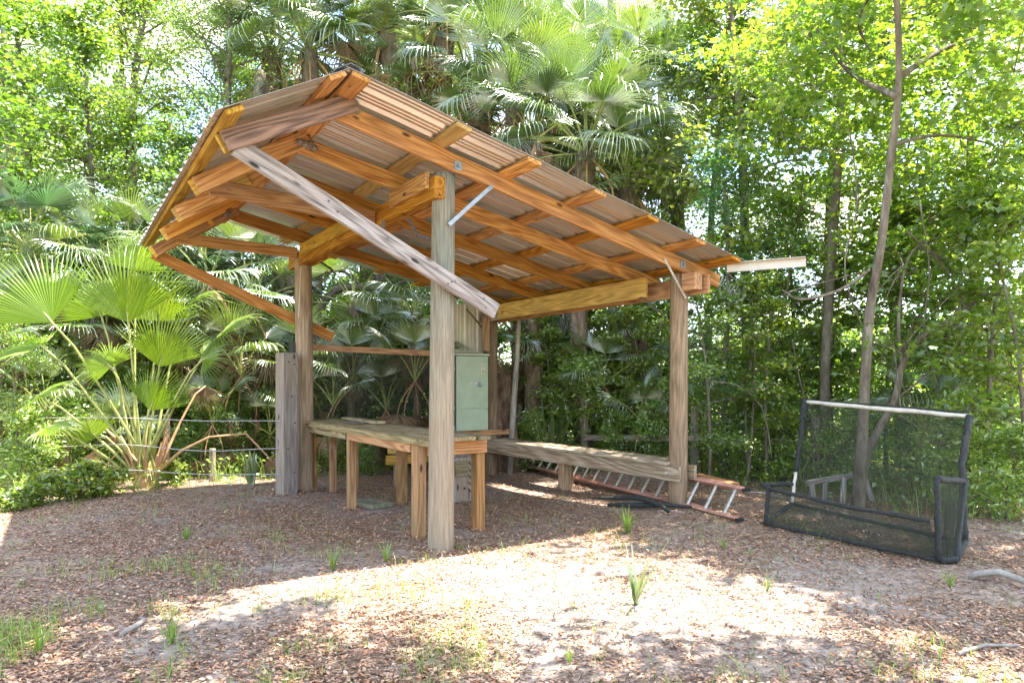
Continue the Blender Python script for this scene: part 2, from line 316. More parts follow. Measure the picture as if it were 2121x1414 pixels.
def netmat(name, col, op):
    m, N, L = newmat(name)
    out = N.new('ShaderNodeOutputMaterial'); d = N.new('ShaderNodeBsdfDiffuse'); d.inputs[0].default_value = (*col, 1)
    t = N.new('ShaderNodeBsdfTransparent'); mx = N.new('ShaderNodeMixShader')
    tc = N.new('ShaderNodeTexCoord'); n = N.new('ShaderNodeTexNoise'); n.inputs['Scale'].default_value = 2.2; n.inputs['Detail'].default_value = 3
    L.new(tc.outputs['Object'], n.inputs['Vector'])
    mr = N.new('ShaderNodeMapRange'); mr.inputs[1].default_value = .3; mr.inputs[2].default_value = .7; mr.inputs[3].default_value = op*.8; mr.inputs[4].default_value = min(1, op*1.25)
    L.new(n.outputs[0], mr.inputs[0]); L.new(mr.outputs[0], mx.inputs[0]); L.new(t.outputs[0], mx.inputs[1]); L.new(d.outputs[0], mx.inputs[2]); L.new(mx.outputs[0], out.inputs[0])
    return m
M['net'] = netmat('black_netting', (.05, .056, .042), .36)
M['screen'] = netmat('insect_screen', (.05, .05, .04), .30)

# ------------------------------------------------------------------ ground
def ground():
    fx = np.concatenate([-np.geomspace(160, 12.5, 16), np.arange(-12, 12.01, .15), np.geomspace(12.5, 160, 16)])
    fy = np.concatenate([-np.geomspace(60, 2.2, 10), np.arange(-2, 16.01, .15), np.geomspace(16.6, 220, 18)])
    V = [(x, y, gz(x, y)) for y in fy for x in fx]
    nx = len(fx); F = []
    idx = np.arange(len(fx)*len(fy)).reshape(len(fy), nx)
    F = np.stack([idx[:-1, :-1], idx[:-1, 1:], idx[1:, 1:], idx[1:, :-1]], -1).reshape(-1, 4)
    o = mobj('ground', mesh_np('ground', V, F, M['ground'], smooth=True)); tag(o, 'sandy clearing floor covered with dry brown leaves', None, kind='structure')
ground()

# ------------------------------------------------------------------ shed
shed = empty('open_shed', P1, ANG)
tag(shed, 'open pole shed of orange pine rafters on round posts with ribbed metal roof', 'shed')
def board(name, a, b, w, t, wdir, mat, parent, bev=.004, label=None):
    """box from a to b; w measured along wdir, t across; mesh X = length"""
    a = Vector(a); b = Vector(b); X = (b-a); ln = X.length; X.normalize()
    Wd = Vector(wdir); Wd = (Wd - X*Wd.dot(X)).normalized(); T = X.cross(Wd)
    bm = bmesh.new(); bmesh.ops.create_cube(bm, size=1)
    for v_ in bm.verts: v_.co = Vector((v_.co.x*ln, v_.co.y*w, v_.co.z*t))
    if bev: bmesh.ops.bevel(bm, geom=list(bm.edges), offset=min(bev, t*.3), segments=1, affect='EDGES')
    me = bpy.data.meshes.new(name); bm.to_mesh(me); bm.free(); me.materials.append(mat)
    o = mobj(name, me, parent)
    mt = Matrix((X, Wd, T)).transposed().to_4x4(); mt.translation = (a+b)/2
    o.matrix_local = mt
    if label: o['label'] = label
    return o
def vboard(name, u, v, z0, z1, su, sv, mat, parent, rz=0, lean=(0, 0)):
    bm = bmesh.new(); bmesh.ops.create_cube(bm, size=1)
    for q in bm.verts: q.co = Vector((q.co.x*su+lean[0]*(q.co.z+.5), q.co.y*sv+lean[1]*(q.co.z+.5), q.co.z*(z1-z0)))
    bmesh.ops.bevel(bm, geom=list(bm.edges), offset=.005, segments=1, affect='EDGES')
    me = bpy.data.meshes.new(name); bm.to_mesh(me); bm.free(); me.materials.append(mat)
    o = mobj(name, me, parent); o.location = (u, v, (z0+z1)/2); o.rotation_euler = (0, 0, rz); return o
def roundpost(name, u, v, z0, z1, r0, r1, mat, parent, seed=0, lean=(0, 0)):
    g = G(); n = 22; sides = 28; rr = random.Random(seed)
    for i in range(n+1):
        t = i/n; z = z0+(z1-z0)*t; r = r0+(r1-r0)*t
        for k in range(sides):
            an = 2*math.pi*k/sides
            rad = r*(1+.035*noise.noise(Vector((math.cos(an)*1.4, math.sin(an)*1.4, z*.9+seed)))+.02*noise.noise(Vector((math.cos(an)*5, math.sin(an)*5, z*.6+seed))))
            g.v.append(Vector((rad*math.cos(an)+lean[0]*t, rad*math.sin(an)+lean[1]*t, z)))
    for i in range(n):
        for k in range(sides):
            k2 = (k+1) % sides; g.f.append((i*sides+k, i*sides+k2, (i+1)*sides+k2, (i+1)*sides+k))
    g.f.append(tuple(n*sides+k for k in range(sides)))
    o = g.build(name, mat, parent, True); o.location = (u, v, 0)
    o.data.polygons[-1].use_smooth = False; return o
W_, LEN = 2.985, 3.96
roundpost('post', 0, 0, -.15, 3.30, .118, .101, M['post_green'], shed, 1, (.03, 0))
roundpost('post', W_, 0, -.05, 2.69, .104, .098, M['post'], shed, 2, (.03, .0))
roundpost('post', 0, LEN, -.15, 3.20, .122, .112, M['post'], shed, 3, (-.03, 0))
roundpost('post', W_, LEN, -.15, 2.69, .10, .10, M['post'], shed, 4)
def zr(u): return 3.47-.214*u            # top of the long rafters
def zl(u): return 3.673+.563*(u+1.075)    # top of the short rafters
RV = [(-.13, -.13, -.20), (.80, .66, 1.03), (1.75, 1.64, 2.06), (2.75, 2.68, 2.99), (3.78, 3.76, 4.04)]   # v at the ridge, at the low end, at the left eave
nR = Vector((.214, 0, 1)).normalized(); nL = Vector((-.563, 0, 1)).normalized()
for i, (vr, vl, ve) in enumerate(RV):
    d = .075; e = 3.53 if i == 0 else 3.36; dz = Vector((0, 0, -.022*i))
    a = Vector((-1.0, vr, zr(-1.0)))-nR*d; b = Vector((e, vl, zr(e)))-nR*d
    board('rafter', a, b, .15, .04, nR, M['pine_red'] if i == 0 else M['pine'], shed)
    o_ = -.082 if i == 0 else -.042; u2 = -.90 if i == 0 else -.97
    a = Vector((-1.86, ve+o_*(i > 0)-.01*(i == 0), zl(-1.86)))-nL*.07+dz; b = Vector((u2, vr+o_, zl(u2) if i else zl(-1.04)+.04))-nL*.075
    o = board('rafter', a, b, .145, .04, nL, M['pine_brown'] if i == 0 else M['pine'], shed)
    if i == 0: o['label'] = 'weathered dark brown short rafter'
    a = Vector((-1.88, ve+.04, zl(-1.88)))-nL*.07+dz; b = Vector((-1.25, vr+.03, zl(-1.25)))-nL*.07
    board('rafter_ply', a, b, .14, .038, nL, M['pine_yellow'], shed)
# purlins, flat on the rafters
VF, VB = -.60, 4.66
for k, u in enumerate([-.965, -.10, .59, 1.33, 2.0, 2.68, 3.24]):
    c = .02
    board('purlin', Vector((u, VF, zr(u)))+nR*c, Vector((u, VB, zr(u)))+nR*c, .14, .038, (1, 0, -.214), M['pine_yellow'] if k in (1,) else M['pine'], shed)
for k, u in enumerate([-1.125, -1.82]):
    board('purlin', Vector((u, VF+.02*k, zl(u)))+nL*.02, Vector((u, VB, zl(u)))+nL*.02, .13, .038, (1, 0, .563), M['pine_yellow'] if k else M['pine'], shed)
# beam on the tall posts
board('beam', (-.062, -.106, 3.155), (-.062, 4.36, 3.155), .19, .105, (0, 0, 1), M['pine'], shed)
for va, vb in ((-.02, .76), (1.86, 3.70)):
    board('beam_block', (-.138, va, 3.225), (-.138, vb, 3.225), .15, .042, (0, 0, 1), M['pine_yellow'] if va > 1 else M['pine'], shed)
board('beam', (.075, 3.2, 3.16), (.075, 4.3, 3.16), .18, .04, (0, 0, 1), M['pine'], shed)
# beam on the short posts: two boards, one each side
board('beam', (2.862, .36, 2.575), (2.862, 3.56, 2.575), .235, .04, (0, 0, 1), M['pine_yellow'], shed)
board('beam', (2.862, 3.565, 2.565), (2.862, 4.12, 2.565), .23, .04, (0, 0, 1), M['bench'], shed)
board('beam', (3.108, -.34, 2.555), (3.108, 4.2, 2.555), .21, .04, (0, 0, 1), M['pine_red'], shed)
board('beam_block', (2.985, -.30, 2.58), (2.985, -.112, 2.58), .19, .12, (0, 0, 1), M['pine_red'], shed)
# braces
o = board('brace', (-1.74, -.171, 3.165), (.47, -.171, 2.11), .145, .04, (0, 0, 1), M['grey'], shed); o['label'] = 'weathered grey diagonal brace crossing the front post'
board('brace', (-1.83, 4.12, 3.075), (.44, 4.12, 2.125), .14, .04, (0, 0, 1), M['pine_brown'] if False else M['pine_red'], shed)
board('tie_board', (-1.68, 1.19, 3.215), (-.13, 1.19, 3.13), .15, .04, (0, 0, 1), M['pine_red'], shed)
board('tie_board', (-1.60, 3.90, 3.25), (-.13, 3.90, 3.225), .14, .04, (0, 0, 1), M['pine'], shed)
board('rail', (.10, 4.0, 1.965), (2.9, 4.0, 1.91), .085, .038, (0, 0, 1), M['pine_red'], shed)
vboard('block', 2.80, 3.83, 1.98, 2.52, .09, .09, M['leg'], shed)
# insect screen below the rail
g = G()
for i in range(2):
    for j in range(2): g.v.append(Vector((.11+i*2.0, 4.025, .96+j*.98-(.02 if i else 0))))
g.f = [(0, 2, 3, 1)]; g.build('insect_screen', M['screen'], shed)
# metal straps
def strap(pts, w=.035, t=.006, mat=None, name='steel_strap'):
    g = G()
    for a, b in zip(pts[:-1], pts[1:]):
        a = Vector(a); b = Vector(b); X = (b-a); ln = X.length; X.normalize()
        S = X.cross(Vector((0, 1, 0))); S = S.normalized() if S.length > .1 else Vector((1, 0, 0)); T = X.cross(S)
        g.box((a+b)/2, ln+w*.3, w, t, Matrix((X, S, T)).transposed())
    return g.build(name, mat or M['galv'], shed)
strap([(.44, -.155, 3.23), (.40, -.158, 3.20), (.02, -.125, 2.84)])
strap([(2.62, -.155, 2.80), (2.99, -.115, 2.41)], .028, mat=M['alu'])
strap([(-.10, .62, 3.05), (-.11, .42, 2.98), (-.09, .26, 2.80), (-.03, .11, 2.74)], .03, mat=M['rust'])
strap([(-.15, .92, 3.06), (-.15, .93, 2.94)], .04, mat=M['rust'])
strap([(.06, 3.60, 3.1), (.35, 3.86, 3.03), (.12, 3.9, 2.78)], .03, mat=M['rust'])
strap([(-.10, 3.83, 3.02), (-.13, 3.83, 2.35)], .014, mat=M['trim'])
strap([(2.86, .42, 2.46), (2.9, .11, 2.22)], .03, mat=M['rust'])
strap([(2.45, 3.83, 2.62), (2.86, 3.9, 2.28)], .03, mat=M['rust'])
for (u, v) in ((2.83, .76), (2.83, 1.74), (2.83, 2.76)):
    g = G(); g.box((u-.06, v-.028, 2.745), .12, .012, .075); g.build('joist_hanger', M['rust'], shed)
for p in ((.09, -.157, 3.35), (2.90, -.157, 2.77)):
    g = G(); g.box(p, .075, .008, .075); g.tube([Vector(p)-Vector((0, .003, 0)), Vector(p)-Vector((0, .028, 0))], .016, 6); g.build('bolt_and_washer', M['galv'], shed)
g = G(); a_ = Vector((-1.74, -.193, 3.165)); b_ = Vector((.47, -.193, 2.11))
for t_, o_ in ((.30, .02), (.34, -.015), (.52, .02), (.72, .03), (.78, -.03), (.80, .02), (.93, .03), (.95, -.03), (.79, 0)):
    q = a_.lerp(b_, t_)+Vector((.43, 0, .9))*o_; g.tube([q, q-Vector((0, .004, 0))], .009, 6)
g.build('nail', M['rust'], shed)['kind'] = 'stuff'
# corrugated sheets
def sheet(name, nfun, u0, u1, zfun, v0, v1, parent, mat, lift=.0415):
    """ribbed sheet; ribs run along the slope, profile across v"""
    pitch = .2286; prof = []
    v = v0
    base = math.floor(v0/pitch)*pitch
    while base < v1+pitch:
        for dv, h in ((0, 0), (.030, .028), (.038, .028), (.078, 0), (.118, 0), (.124, .005), (.130, .005), (.137, 0), (.172, 0), (.178, .005), (.184, .005), (.191, 0)):
            prof.append((base+dv, h))
        base += pitch
    prof = [p for p in prof if v0-(.05 if v0 > -.6 else 0) <= p[0] <= v1+(.03 if v1 < 4.6 else 0)]
    n = nfun; V = []; nu = 9
    for i in range(nu):
        u = u0+(u1-u0)*i/(nu-1); c = Vector((u, 0, zfun(u)))+n*lift
        sag = .003*math.sin(u*5+v0*3)
        for (v_, h) in prof: V.append((c.x+n.x*(h+sag), v_, c.z+n.z*(h+sag)))
    m_ = len(prof); idx = np.arange(nu*m_).reshape(nu, m_)
    F = np.stack([idx[:-1, :-1], idx[1:, :-1], idx[1:, 1:], idx[:-1, 1:]], -1).reshape(-1, 4)
    me = mesh_np(name, V, F, mat); o = mobj(name, me, parent)
    md = o.modifiers.new('thickness', 'SOLIDIFY'); md.thickness = .0012; md.offset = 1
    return o
edges = [-.64, .28, 1.20, 2.12, 3.04, 3.96, 4.70]
for i in range(6):
    sheet('roof_sheet', nR, -1.085, 3.46, zr, edges[i], edges[i+1]-.004, shed, M['panel'], .0415+.001*(i % 2))
    sheet('roof_sheet', nL, -1.93, -1.04, zl, edges[i], edges[i+1]-.004, shed, M['panel'], .0415+.001*(i % 2))
# ridge cap
g = G(); rz_ = zr(-1.04)+.072
for v in (-.60, 4.72):
    for (du, dz) in ((-.11, -.058), (0, .010), (.11, -.018)): g.v.append(Vector((-1.04+du, v, rz_+dz)))
g.f = [(0, 1, 4, 3), (1, 2, 5, 4)]
o = g.build('ridge_cap', M['galv'], shed); md = o.modifiers.new('t', 'SOLIDIFY'); md.thickness = .002; md.offset = 1
# loose length of eave trim sticking out past the low corner
g = G(); A = Vector((3.33, -.40, 2.735)); B = Vector((3.72, -1.10, 2.735)); 
X = (B-A).normalized(); S = X.cross(Vector((0, 0, 1)))
rot = Matrix((X, S, Vector((0, 0, 1)))).transposed()
g.box((A+B)/2, (B-A).length, .006, .09, rot); g.box((A+B)/2+Vector((0, 0, .046))+S*.035, (B-A).length, .07, .006, rot); g.box((A+B)/2-Vector((0, 0, .046))+S*.012, (B-A).length, .022, .006, rot)
g.build('eave_trim', M['trim'], shed)
# rear sheet metal wall strip
def wallsheet(u0, u1, z0, z1, v, name):
    prof = []; base = u0
    while base < u1:
        for du, h in ((0, 0), (.018, .019), (.045, .019), (.063, 0), (.105, 0), (.111, .005), (.121, .005), (.127, 0), (.162, 0), (.168, .005), (.178, .005), (.184, 0)):
            if base+du <= u1: prof.append((base+du, h))
        base += .2286
    V = [(u, v-h, z) for z in (z0, z1) for (u, h) in prof]; m_ = len(prof)
    F = [(i, i+1, m_+i+1, m_+i) for i in range(m_-1)]
    o = mobj(name, mesh_np(name, V, F, M['wallpanel']), shed); md = o.modifiers.new('t', 'SOLIDIFY'); md.thickness = .0015
wallsheet(2.08, 2.90, .08, 2.72, 4.06, 'wall_sheet')
# shelf board under the electrical box
board('shelf_board', (2.0, 3.835, .70), (3.24, 3.835, .70), .088, .04, (0, 0, 1), M['pine_red'], shed)
vboard('dark_upright', -.16, 4.03, -.1, 2.03, .05, .15, M['black'], shed)

def place_local(o): o.parent = None; return o
# mud nests on the ridge
def nest(u, v, z, s, label):
    g = G(); rr = random.Random(int(u*100+v*77))
    me = bpy.data.meshes.new('mud_nest'); bm = bmesh.new()
    for k in range(7):
        c = L2W(u+rr.uniform(-.06, .06)*s, v+rr.uniform(-.02, .03), z+rr.uniform(-.02, .02)*s)
        r = bmesh.ops.create_icosphere(bm, subdivisions=2, radius=.024*s*rr.uniform(.8, 1.3), matrix=Matrix.Translation(c))
    for q in bm.verts: q.co += Vector([rr.uniform(-.003, .003) for _ in range(3)])
    bm.to_mesh(me); bm.free(); me.materials.append(M['nest']); o = mobj('mud_nest', me)
    tag(o, label, 'nest', 'grey mud nests along the roof ridge')
nest(-.90, -.185, 3.61, 1.25, 'large grey mud nest under the ridge end nearest the camera')
nest(-.95, .73, 3.60, 1.2, 'lumpy grey mud nest on the second rafter behind the grey brace')
nest(-1.02, 1.70, 3.60, .9, 'small grey mud nest above the reddish horizontal tie board')
nest(-1.0, 2.73, 3.58, 1.1, 'grey mud nest on the fourth rafter at the ridge')
nest(-1.02, 3.72, 3.58, .8, 'small mud nest on the rearmost rafter at the ridge')

# ------------------------------------------------------------------ table
table = empty('work_table', P1, ANG); tag(table, 'long built-in plank table between the front and left rear posts', 'table')
for k in range(5):
    u = .06+k*.146; vf = .34 if k < 4 else .30
    a, b = (u, vf+rnd.uniform(-.01, .02), .935+rnd.uniform(-.003, .003)), (u, 4.22, .948+rnd.uniform(-.003, .003))
    board('plank', a, b, .138, .038, (1, 0, 0), M['mossy'], table)
board('fascia_board', (-.02, .16, .955-.035), (-.02, 4.24, .965-.035), .06, .03, (0, 0, 1), M['mossy'], table)
vboard('leg', .04, .52, -.05, .90, .09, .14, M['leg'], table)
vboard('leg', .68, .50, -.05, .915, .10, .11, M['leg'], table)
vboard('leg', .06, 2.36, -.05, .915, .09, .09, M['leg'], table)
vboard('leg', .26, 3.60, -.05, .915, .09, .06, M['leg'], table)
vboard('leg', .10, 4.0, -.05, .915, .10, .12, M['leg'], table)
vboard('leg', .70, 2.36, -.05, .915, .09, .14, M['leg'], table)
vboard('leg', .70, 3.95, -.05, .915, .09, .09, M['leg'], table)
board('apron', (.09, .44, .845), (.74, .44, .845), .13, .038, (0, 0, 1), M['pine_red'], table)
board('apron', (.0, .60, .86), (.0, 2.30, .87), .11, .034, (0, 0, 1), M['pine_red'], table)
board('apron', (.03, 2.44, .86), (.03, 3.95, .87), .11, .034, (0, 0, 1), M['leg'] if False else M['mossy'], table)
board('apron', (.74, .56, .86), (.74, 3.9, .86), .11, .034, (0, 0, 1), M['pine_brown'], table)
board('apron', (.05, 4.09, .86), (.78, 4.09, .86), .11, .034, (0, 0, 1), M['mossy'], table)
# loose boards lying on the table
def loose(name, a, b, w, t, mat, label, cat):
    o = board(name, L2W(*a), L2W(*b), w, t, EU, mat, None); tag(o, label, cat); return o
loose('loose_board', (.50, 2.55, .986), (.50, 3.75, .992), .14, .035, M['mossy'], 'loose mossy board lying along the back of the long table', 'board')
loose('slate_tile', (.30, 2.75, .976), (.34, 3.10, .977), .16, .018, M['rust'], 'flat dark grey slab lying on the long plank table', 'slab')
# ------------------------------------------------------------------ bench
bench = empty('long_bench', P1, ANG); tag(bench, 'long low plank bench running between the two right hand posts', 'bench')
board('seat_plank', (2.875, .02, .575), (2.875, 4.0, .575), .13, .038, (1, 0, 0), M['bench'], bench)
board('seat_plank', (3.02, .11, .577), (3.02, 3.85, .577), .14, .038, (1, 0, 0), M['bench'], bench)
board('seat_plank', (3.165, .10, .575), (3.165, 4.0, .575), .13, .038, (1, 0, 0), M['bench'], bench)
board('side_rail', (2.86, -.15, .470), (2.86, 4.05, .470), .165, .04, (0, 0, 1), M['bench'], bench)
board('side_rail', (3.12, -.14, .470), (3.12, 4.05, .470), .165, .04, (0, 0, 1), M['bench'], bench)
roundpost('leg', 3.0, 2.05, -.1, .55, .105, .10, M['post'], bench, 9)
g = G(); g.tube([(2.84, .02, .47), (2.815, .02, .47)], .022, 8); g.build('bolt', M['alu'], bench)
# ------------------------------------------------------------------ electrical box
eb = empty('electrical_box', P1, ANG); tag(eb, 'tall pale green metal electrical box with a small latch by the rear right post', 'electrical box')
bx0, bx1, bz0, bz1, bv = 2.205, 2.765, .748, 1.915, 3.70
def ebox(name, c, s, mat, parent=eb, bev=.006):
    bm = bmesh.new(); bmesh.ops.create_cube(bm, size=1)
    for q in bm.verts: q.co = Vector((q.co.x*s[0], q.co.y*s[1], q.co.z*s[2]))
    bmesh.ops.bevel(bm, geom=list(bm.edges), offset=bev, segments=2, affect='EDGES')
    me = bpy.data.meshes.new(name); bm.to_mesh(me); bm.free(); me.materials.append(mat); o = mobj(name, me, parent); o.location = c; return o
mu = (bx0+bx1)/2
ebox('cabinet', (mu, bv+.115, (bz0+bz1)/2-.01), (bx1-bx0-.02, .20, bz1-bz0-.03), M['box'])
ebox('upper_door', (mu, bv+.012, 1.49), (bx1-bx0, .026, .80), M['box'])
ebox('lower_door', (mu, bv+.012, .918), (bx1-bx0, .026, .332), M['box'])
ebox('lid', (mu, bv+.10, bz1), (bx1-bx0+.03, .25, .035), M['box'])
ebox('hinge_side', (bx0-.012, bv+.115, (bz0+bz1)/2), (.02, .18, bz1-bz0-.05), M['boxside'])
la = ebox('latch', (mu+.05, bv-.008, 1.475), (.07, .012, .022), M['label'], bev=.002)
g = G(); g.tube([(mu+.115, bv-.006, 1.47), (mu+.115, bv-.03, 1.47)], .026, 10); g.tube([(mu+.09, bv-.02, 1.46), (mu+.10, bv-.028, 1.425), (mu+.135, bv-.028, 1.425), (mu+.14, bv-.02, 1.46)], .007, 6); g.build('padlock', M['galv'], eb)
st = ebox('sticker', (mu+.185, bv-.003, 1.70), (.06, .003, .15), M['label'], bev=.0005)
g = G()
for k, (z_, w_) in enumerate(((1.755, .035), (1.742, .04), (1.722, .03), (1.702, .012), (1.688, .016), (1.668, .04), (1.655, .035), (1.645, .038))): g.box((mu+.185, bv-.0055, z_), w_, .0015, .0055)
g.build('print', M['boxside'], eb)
for z_ in (1.70, 1.10, .80): g = G(); g.box((bx0-.026, bv+.03, z_), .012, .03, .05); g.build('hinge', M['galv'], eb)
ebox('warning_mark', (mu-.03, bv-.003, 1.478), (.045, .003, .02), M['label'], bev=.0005)
# white panel leaning under the table + painted wooden blocks
def wbox(name, u, v, z0, z1, su, sv, mat, label, cat, rz=0):
    o = vboard(name, 0, 0, 0, z1-z0, su, sv, mat, None); p = L2W(u, v); o.location = (p.x, p.y, (z0+z1)/2); o.rotation_euler = (0, 0, ANG+rz)
    tag(o, label, cat); return o
wbox('white_panel', 2.0, 3.3, .02, .68, .75, .02, M['white'], 'pale blue white sheet standing upright behind the table legs', 'panel')
pb = empty('painted_block', L2W(1.36, 2.05, 0), ANG); tag(pb, 'old plywood block with black painted marks standing under the table', 'wooden block')
def pbb(name, c, s, mat, rx=0):
    o = ebox(name, c, s, mat, pb, .004); o.rotation_euler = (rx, 0, 0); return o
pbb('plywood_side', (0, 0, .28), (.34, .05, .56), M['railtie']); pbb('plywood_side', (.17, .14, .28), (.04, .30, .56), M['railtie']); pbb('top', (0, .12, .58), (.42, .34, .03), M['rust'])
pbb('block', (-.03, -.05, .42), (.18, .06, .17), M['mossy'])
g = G()
for k in range(5):
    z_ = .14+k*.085
    for s_ in (-1, 1): g.box((.125+s_*.022, -.028, z_), .055, .002, .016, Matrix.Rotation(-s_*.9, 3, 'Y'))
for s_ in (-1, 1): g.box((.125+s_*.03, -.028, .10), .010, .002, .13)
g.tube([(.03, -.026, .17), (.03, -.030, .17)], .017, 8)
g.build('painted_marks', M['black'], pb)
ls = empty('low_stand', L2W(1.2, 3.7, 0), ANG); tag(ls, 'low stand of two short boards on dark posts behind the table', 'stand')
board('board', (-.15, -.1, .56), (.75, -.1, .56), .15, .04, (0, 0, 1), M['pine_yellow'], ls)
board('board', (-.2, -.15, .40), (.75, -.15, .40), .13, .04, (0, 0, 1), M['pine_yellow'], ls)
roundpost('leg', .08, .02, -.1, .66, .085, .08, M['post'], ls, 12); roundpost('leg', .66, .02, -.1, .64, .085, .08, M['post'], ls, 13)
sl = wbox('paving_slab', .33, 2.40, .0, .055, .30, .46, M['slab'], 'mossy square paving slab lying flat on the ground under the table', 'slab', .2)
# old grey square post beside the left rear post
gp = empty('cut_post', L2W(-.30, 3.78, 0), ANG); tag(gp, 'short weathered grey square post standing beside the left rear shed post', 'post')
o = vboard('post_body', 0, 0, -.2, 1.87, .205, .205, M['railtie'], gp, .25, (-.0, 0))
bm = bmesh.new(); bm.from_mesh(o.data); bmesh.ops.subdivide_edges(bm, edges=list(bm.edges), cuts=5, use_grid_fill=True)
for q in bm.verts: q.co += Vector((noise.noise(q.co*6), noise.noise(q.co*6+Vector((9, 0, 0))), 0))*.008
bm.to_mesh(o.data); bm.free()
g = G()
for (x, z) in ((-.03, 1.75), (.05, 1.72), (.06, .95), (-.04, .62), (.05, .30), (.02, 1.3)): g.tube([(x, -.101, z), (x, -.108, z)], .011, 8)
o = g.build('nail_hole', M['black'], gp); o.rotation_euler = (0, 0, .25)
# ------------------------------------------------------------------ ladder
lad = empty('extension_ladder', (0, 0, 0)); tag(lad, 'orange extension ladder with silver rungs lying on its side along the bench', 'ladder')
la0 = L2W(2.80, -.98, .11); la1 = L2W(3.95, 4.75, .06)
X = (la1-la0).normalized(); side = Vector((X.y, -X.x, 0)); upd = (Vector((0, 0, .27))+Vector((side.x, side.y, 0))*.17+X*-.0)
def chan(a, b, name):
    g = G(); c = (a+b)/2; ln = (b-a).length; D_ = (b-a).normalized(); U_ = upd.normalized(); S_ = D_.cross(U_); rot = Matrix((D_, S_, U_)).transposed()
    g.box(c, ln, .075, .006, rot); 
    for s_ in (-1, 1): g.box(c+S_*(.036*s_)+U_*.014, ln, .005, .028, rot)
    g.build(name, M['orange'], lad)
chan(la0, la1, 'rail'); t0 = la0+upd; t1 = la1+upd; chan(t0+X*.1, t1, 'rail')
fly = side*.085+Vector((0, 0, .0))
chan(la0+fly+X*.5, la1+fly+X*.2, 'rail'); chan(t0+fly+X*.5, t1+fly+X*.2, 'rail')
n = int((la1-la0).length/.305)
for i in range(n):
    p = la0+X*(.25+.305*i); g = G(); g.tube([p, p+upd], .017, 6); g.build('rung', M['alu'], lad)
for p in (la0, t0+X*.1): g = G(); g.box(p+Vector((0, 0, .01)), .03, .085, .035, Matrix.Rotation(math.atan2(X.y, X.x), 3, 'Z')); g.build('end_cap', M['black'], lad)
# plank lying over the ladder end
o = board('loose_plank', Vector((2.38, 7.30, .385)), Vector((2.16, 8.02, .395)), .13, .035, EU, M['pine_red'], None); tag(o, 'short pinkish plank resting on the ladder end beside the right front post', 'plank')
# black tarp / hose pieces under the bench
g = G(); b0 = L2W(2.35, .25, .0)
pts = [L2W(2.55, .95, .04), L2W(2.50, .60, .07), L2W(2.60, .30, .10), L2W(2.52, .05, .12), L2W(2.60, -.12, .06), L2W(2.50, -.32, .04)]
for q in pts: q.z += gz(q.x, q.y)
g.tube(pts, [.012, .022, .03, .032, .028, .018], 8)
pts = [L2W(2.4, .5, .02), L2W(2.45, .2, .05), L2W(2.7, -.1, .05), L2W(2.9, -.28, .03)]
for q in pts: q.z += gz(q.x, q.y)
g.tube(pts, [.02, .03, .028, .014], 8)
o = g.build('black_cloth', M['foam'], None, True); tag(o, 'crumpled black cloth bundle lying on the ground by the right front post', 'cloth')
# ------------------------------------------------------------------ net frame
nf = empty('net_frame', (0, 0, 0)); tag(nf, 'black netted pipe frame with padded tray standing at the right edge of the clearing', 'net frame')
def G3(px, py, z): # pixel on plane z
    d = 1414*(1.45-z)/(py-797); return Vector((wx(px, d), d, z))
A0 = Vector((2.62, 6.95, .04)); A1 = Vector((3.42, 5.50, .04))     # tray front bottom L, R
B0 = Vector((3.42, 7.95, .04)); B1 = Vector((4.42, 5.95, .04))     # back bottom
def at(px, py, Y): return wp(px, py, Y)
def gp(px, py):
    d = 7.0
    for _ in range(12): d = .5*d+.5*1414*(1.45-(gz(wx(px, d), d)+.035))/(py-797)
    return wp(px, py, d)
TL = at(1667, 832, 8.0); TR = at(2008, 862, 6.45)
BL = gp(1640, 1043); BR = at(1992, 1015, 6.2); BR.z = .72
FL_t = at(1592, 1012, 7.0); FL_b = gp(1586, 1083); FR_b = gp(1945, 1160); FL_t = at(1592, 1012, FL_b.y); FR_t = at(1925, 1078, FR_b.y)
WL_t = at(1940, 992, FR_b.y); WB = gp(1980, 1158); WR_t = at(1998, 996, 6.2); WRb = gp(1998, 1122)
def pipe(pts, r, mat, name):
    g = G(); q = [Vector(pts[0])]
    for a, b in zip(pts[:-1], pts[1:]):
        a = Vector(a); b = Vector(b)
        for k in range(1, 9): q.append(a.lerp(b, k/8)+Vector([rnd.uniform(-.004, .004) for _ in range(3)]))
    g.tube(q, [r*.66*rnd.uniform(.85, 1.2) for _ in q], 9); return g.build(name, mat, nf, True)
pipe([TL, TL.lerp(TR, .5), TR], .033, M['pvc'], 'top_pipe')
pipe([TL+Vector((0, .0, .035)), TR+Vector((0, 0, .035))], .012, M['foam'], 'net_edge')
pipe([TL+Vector((0, 0, .03)), TL.lerp(BL, .12), TL.lerp(BL, .2)], .055, M['foam'], 'padding')
pipe([TL.lerp(BL, .15), TL.lerp(BL, .7)], .034, M['foam'], 'side_pipe'); pipe([TL.lerp(BL, .68), BL], .03, M['pvc'], 'side_pipe')
pipe([TR, TR.lerp(BR, .12)], .05, M['foam'], 'padding'); pipe([TR.lerp(BR, .08), TR.lerp(BR, .6), BR, WRb], .046, M['foam'], 'side_pipe')
pipe([BL+Vector((0, 0, .22)), FL_t+Vector((.0, .15, .02)), FL_t], .04, M['foam'], 'tray_side'); 
pipe([FL_t, FL_t.lerp(FR_t, .5)-Vector((0, 0, .02)), FR_t], .028, M['foam'], 'tray_rim')
pipe([FL_t, FL_b], .028, M['foam'], 'tray_corner'); pipe([FL_b, FL_b.lerp(FR_b, .5), FR_b], .028, M['foam'], 'tray_bottom')
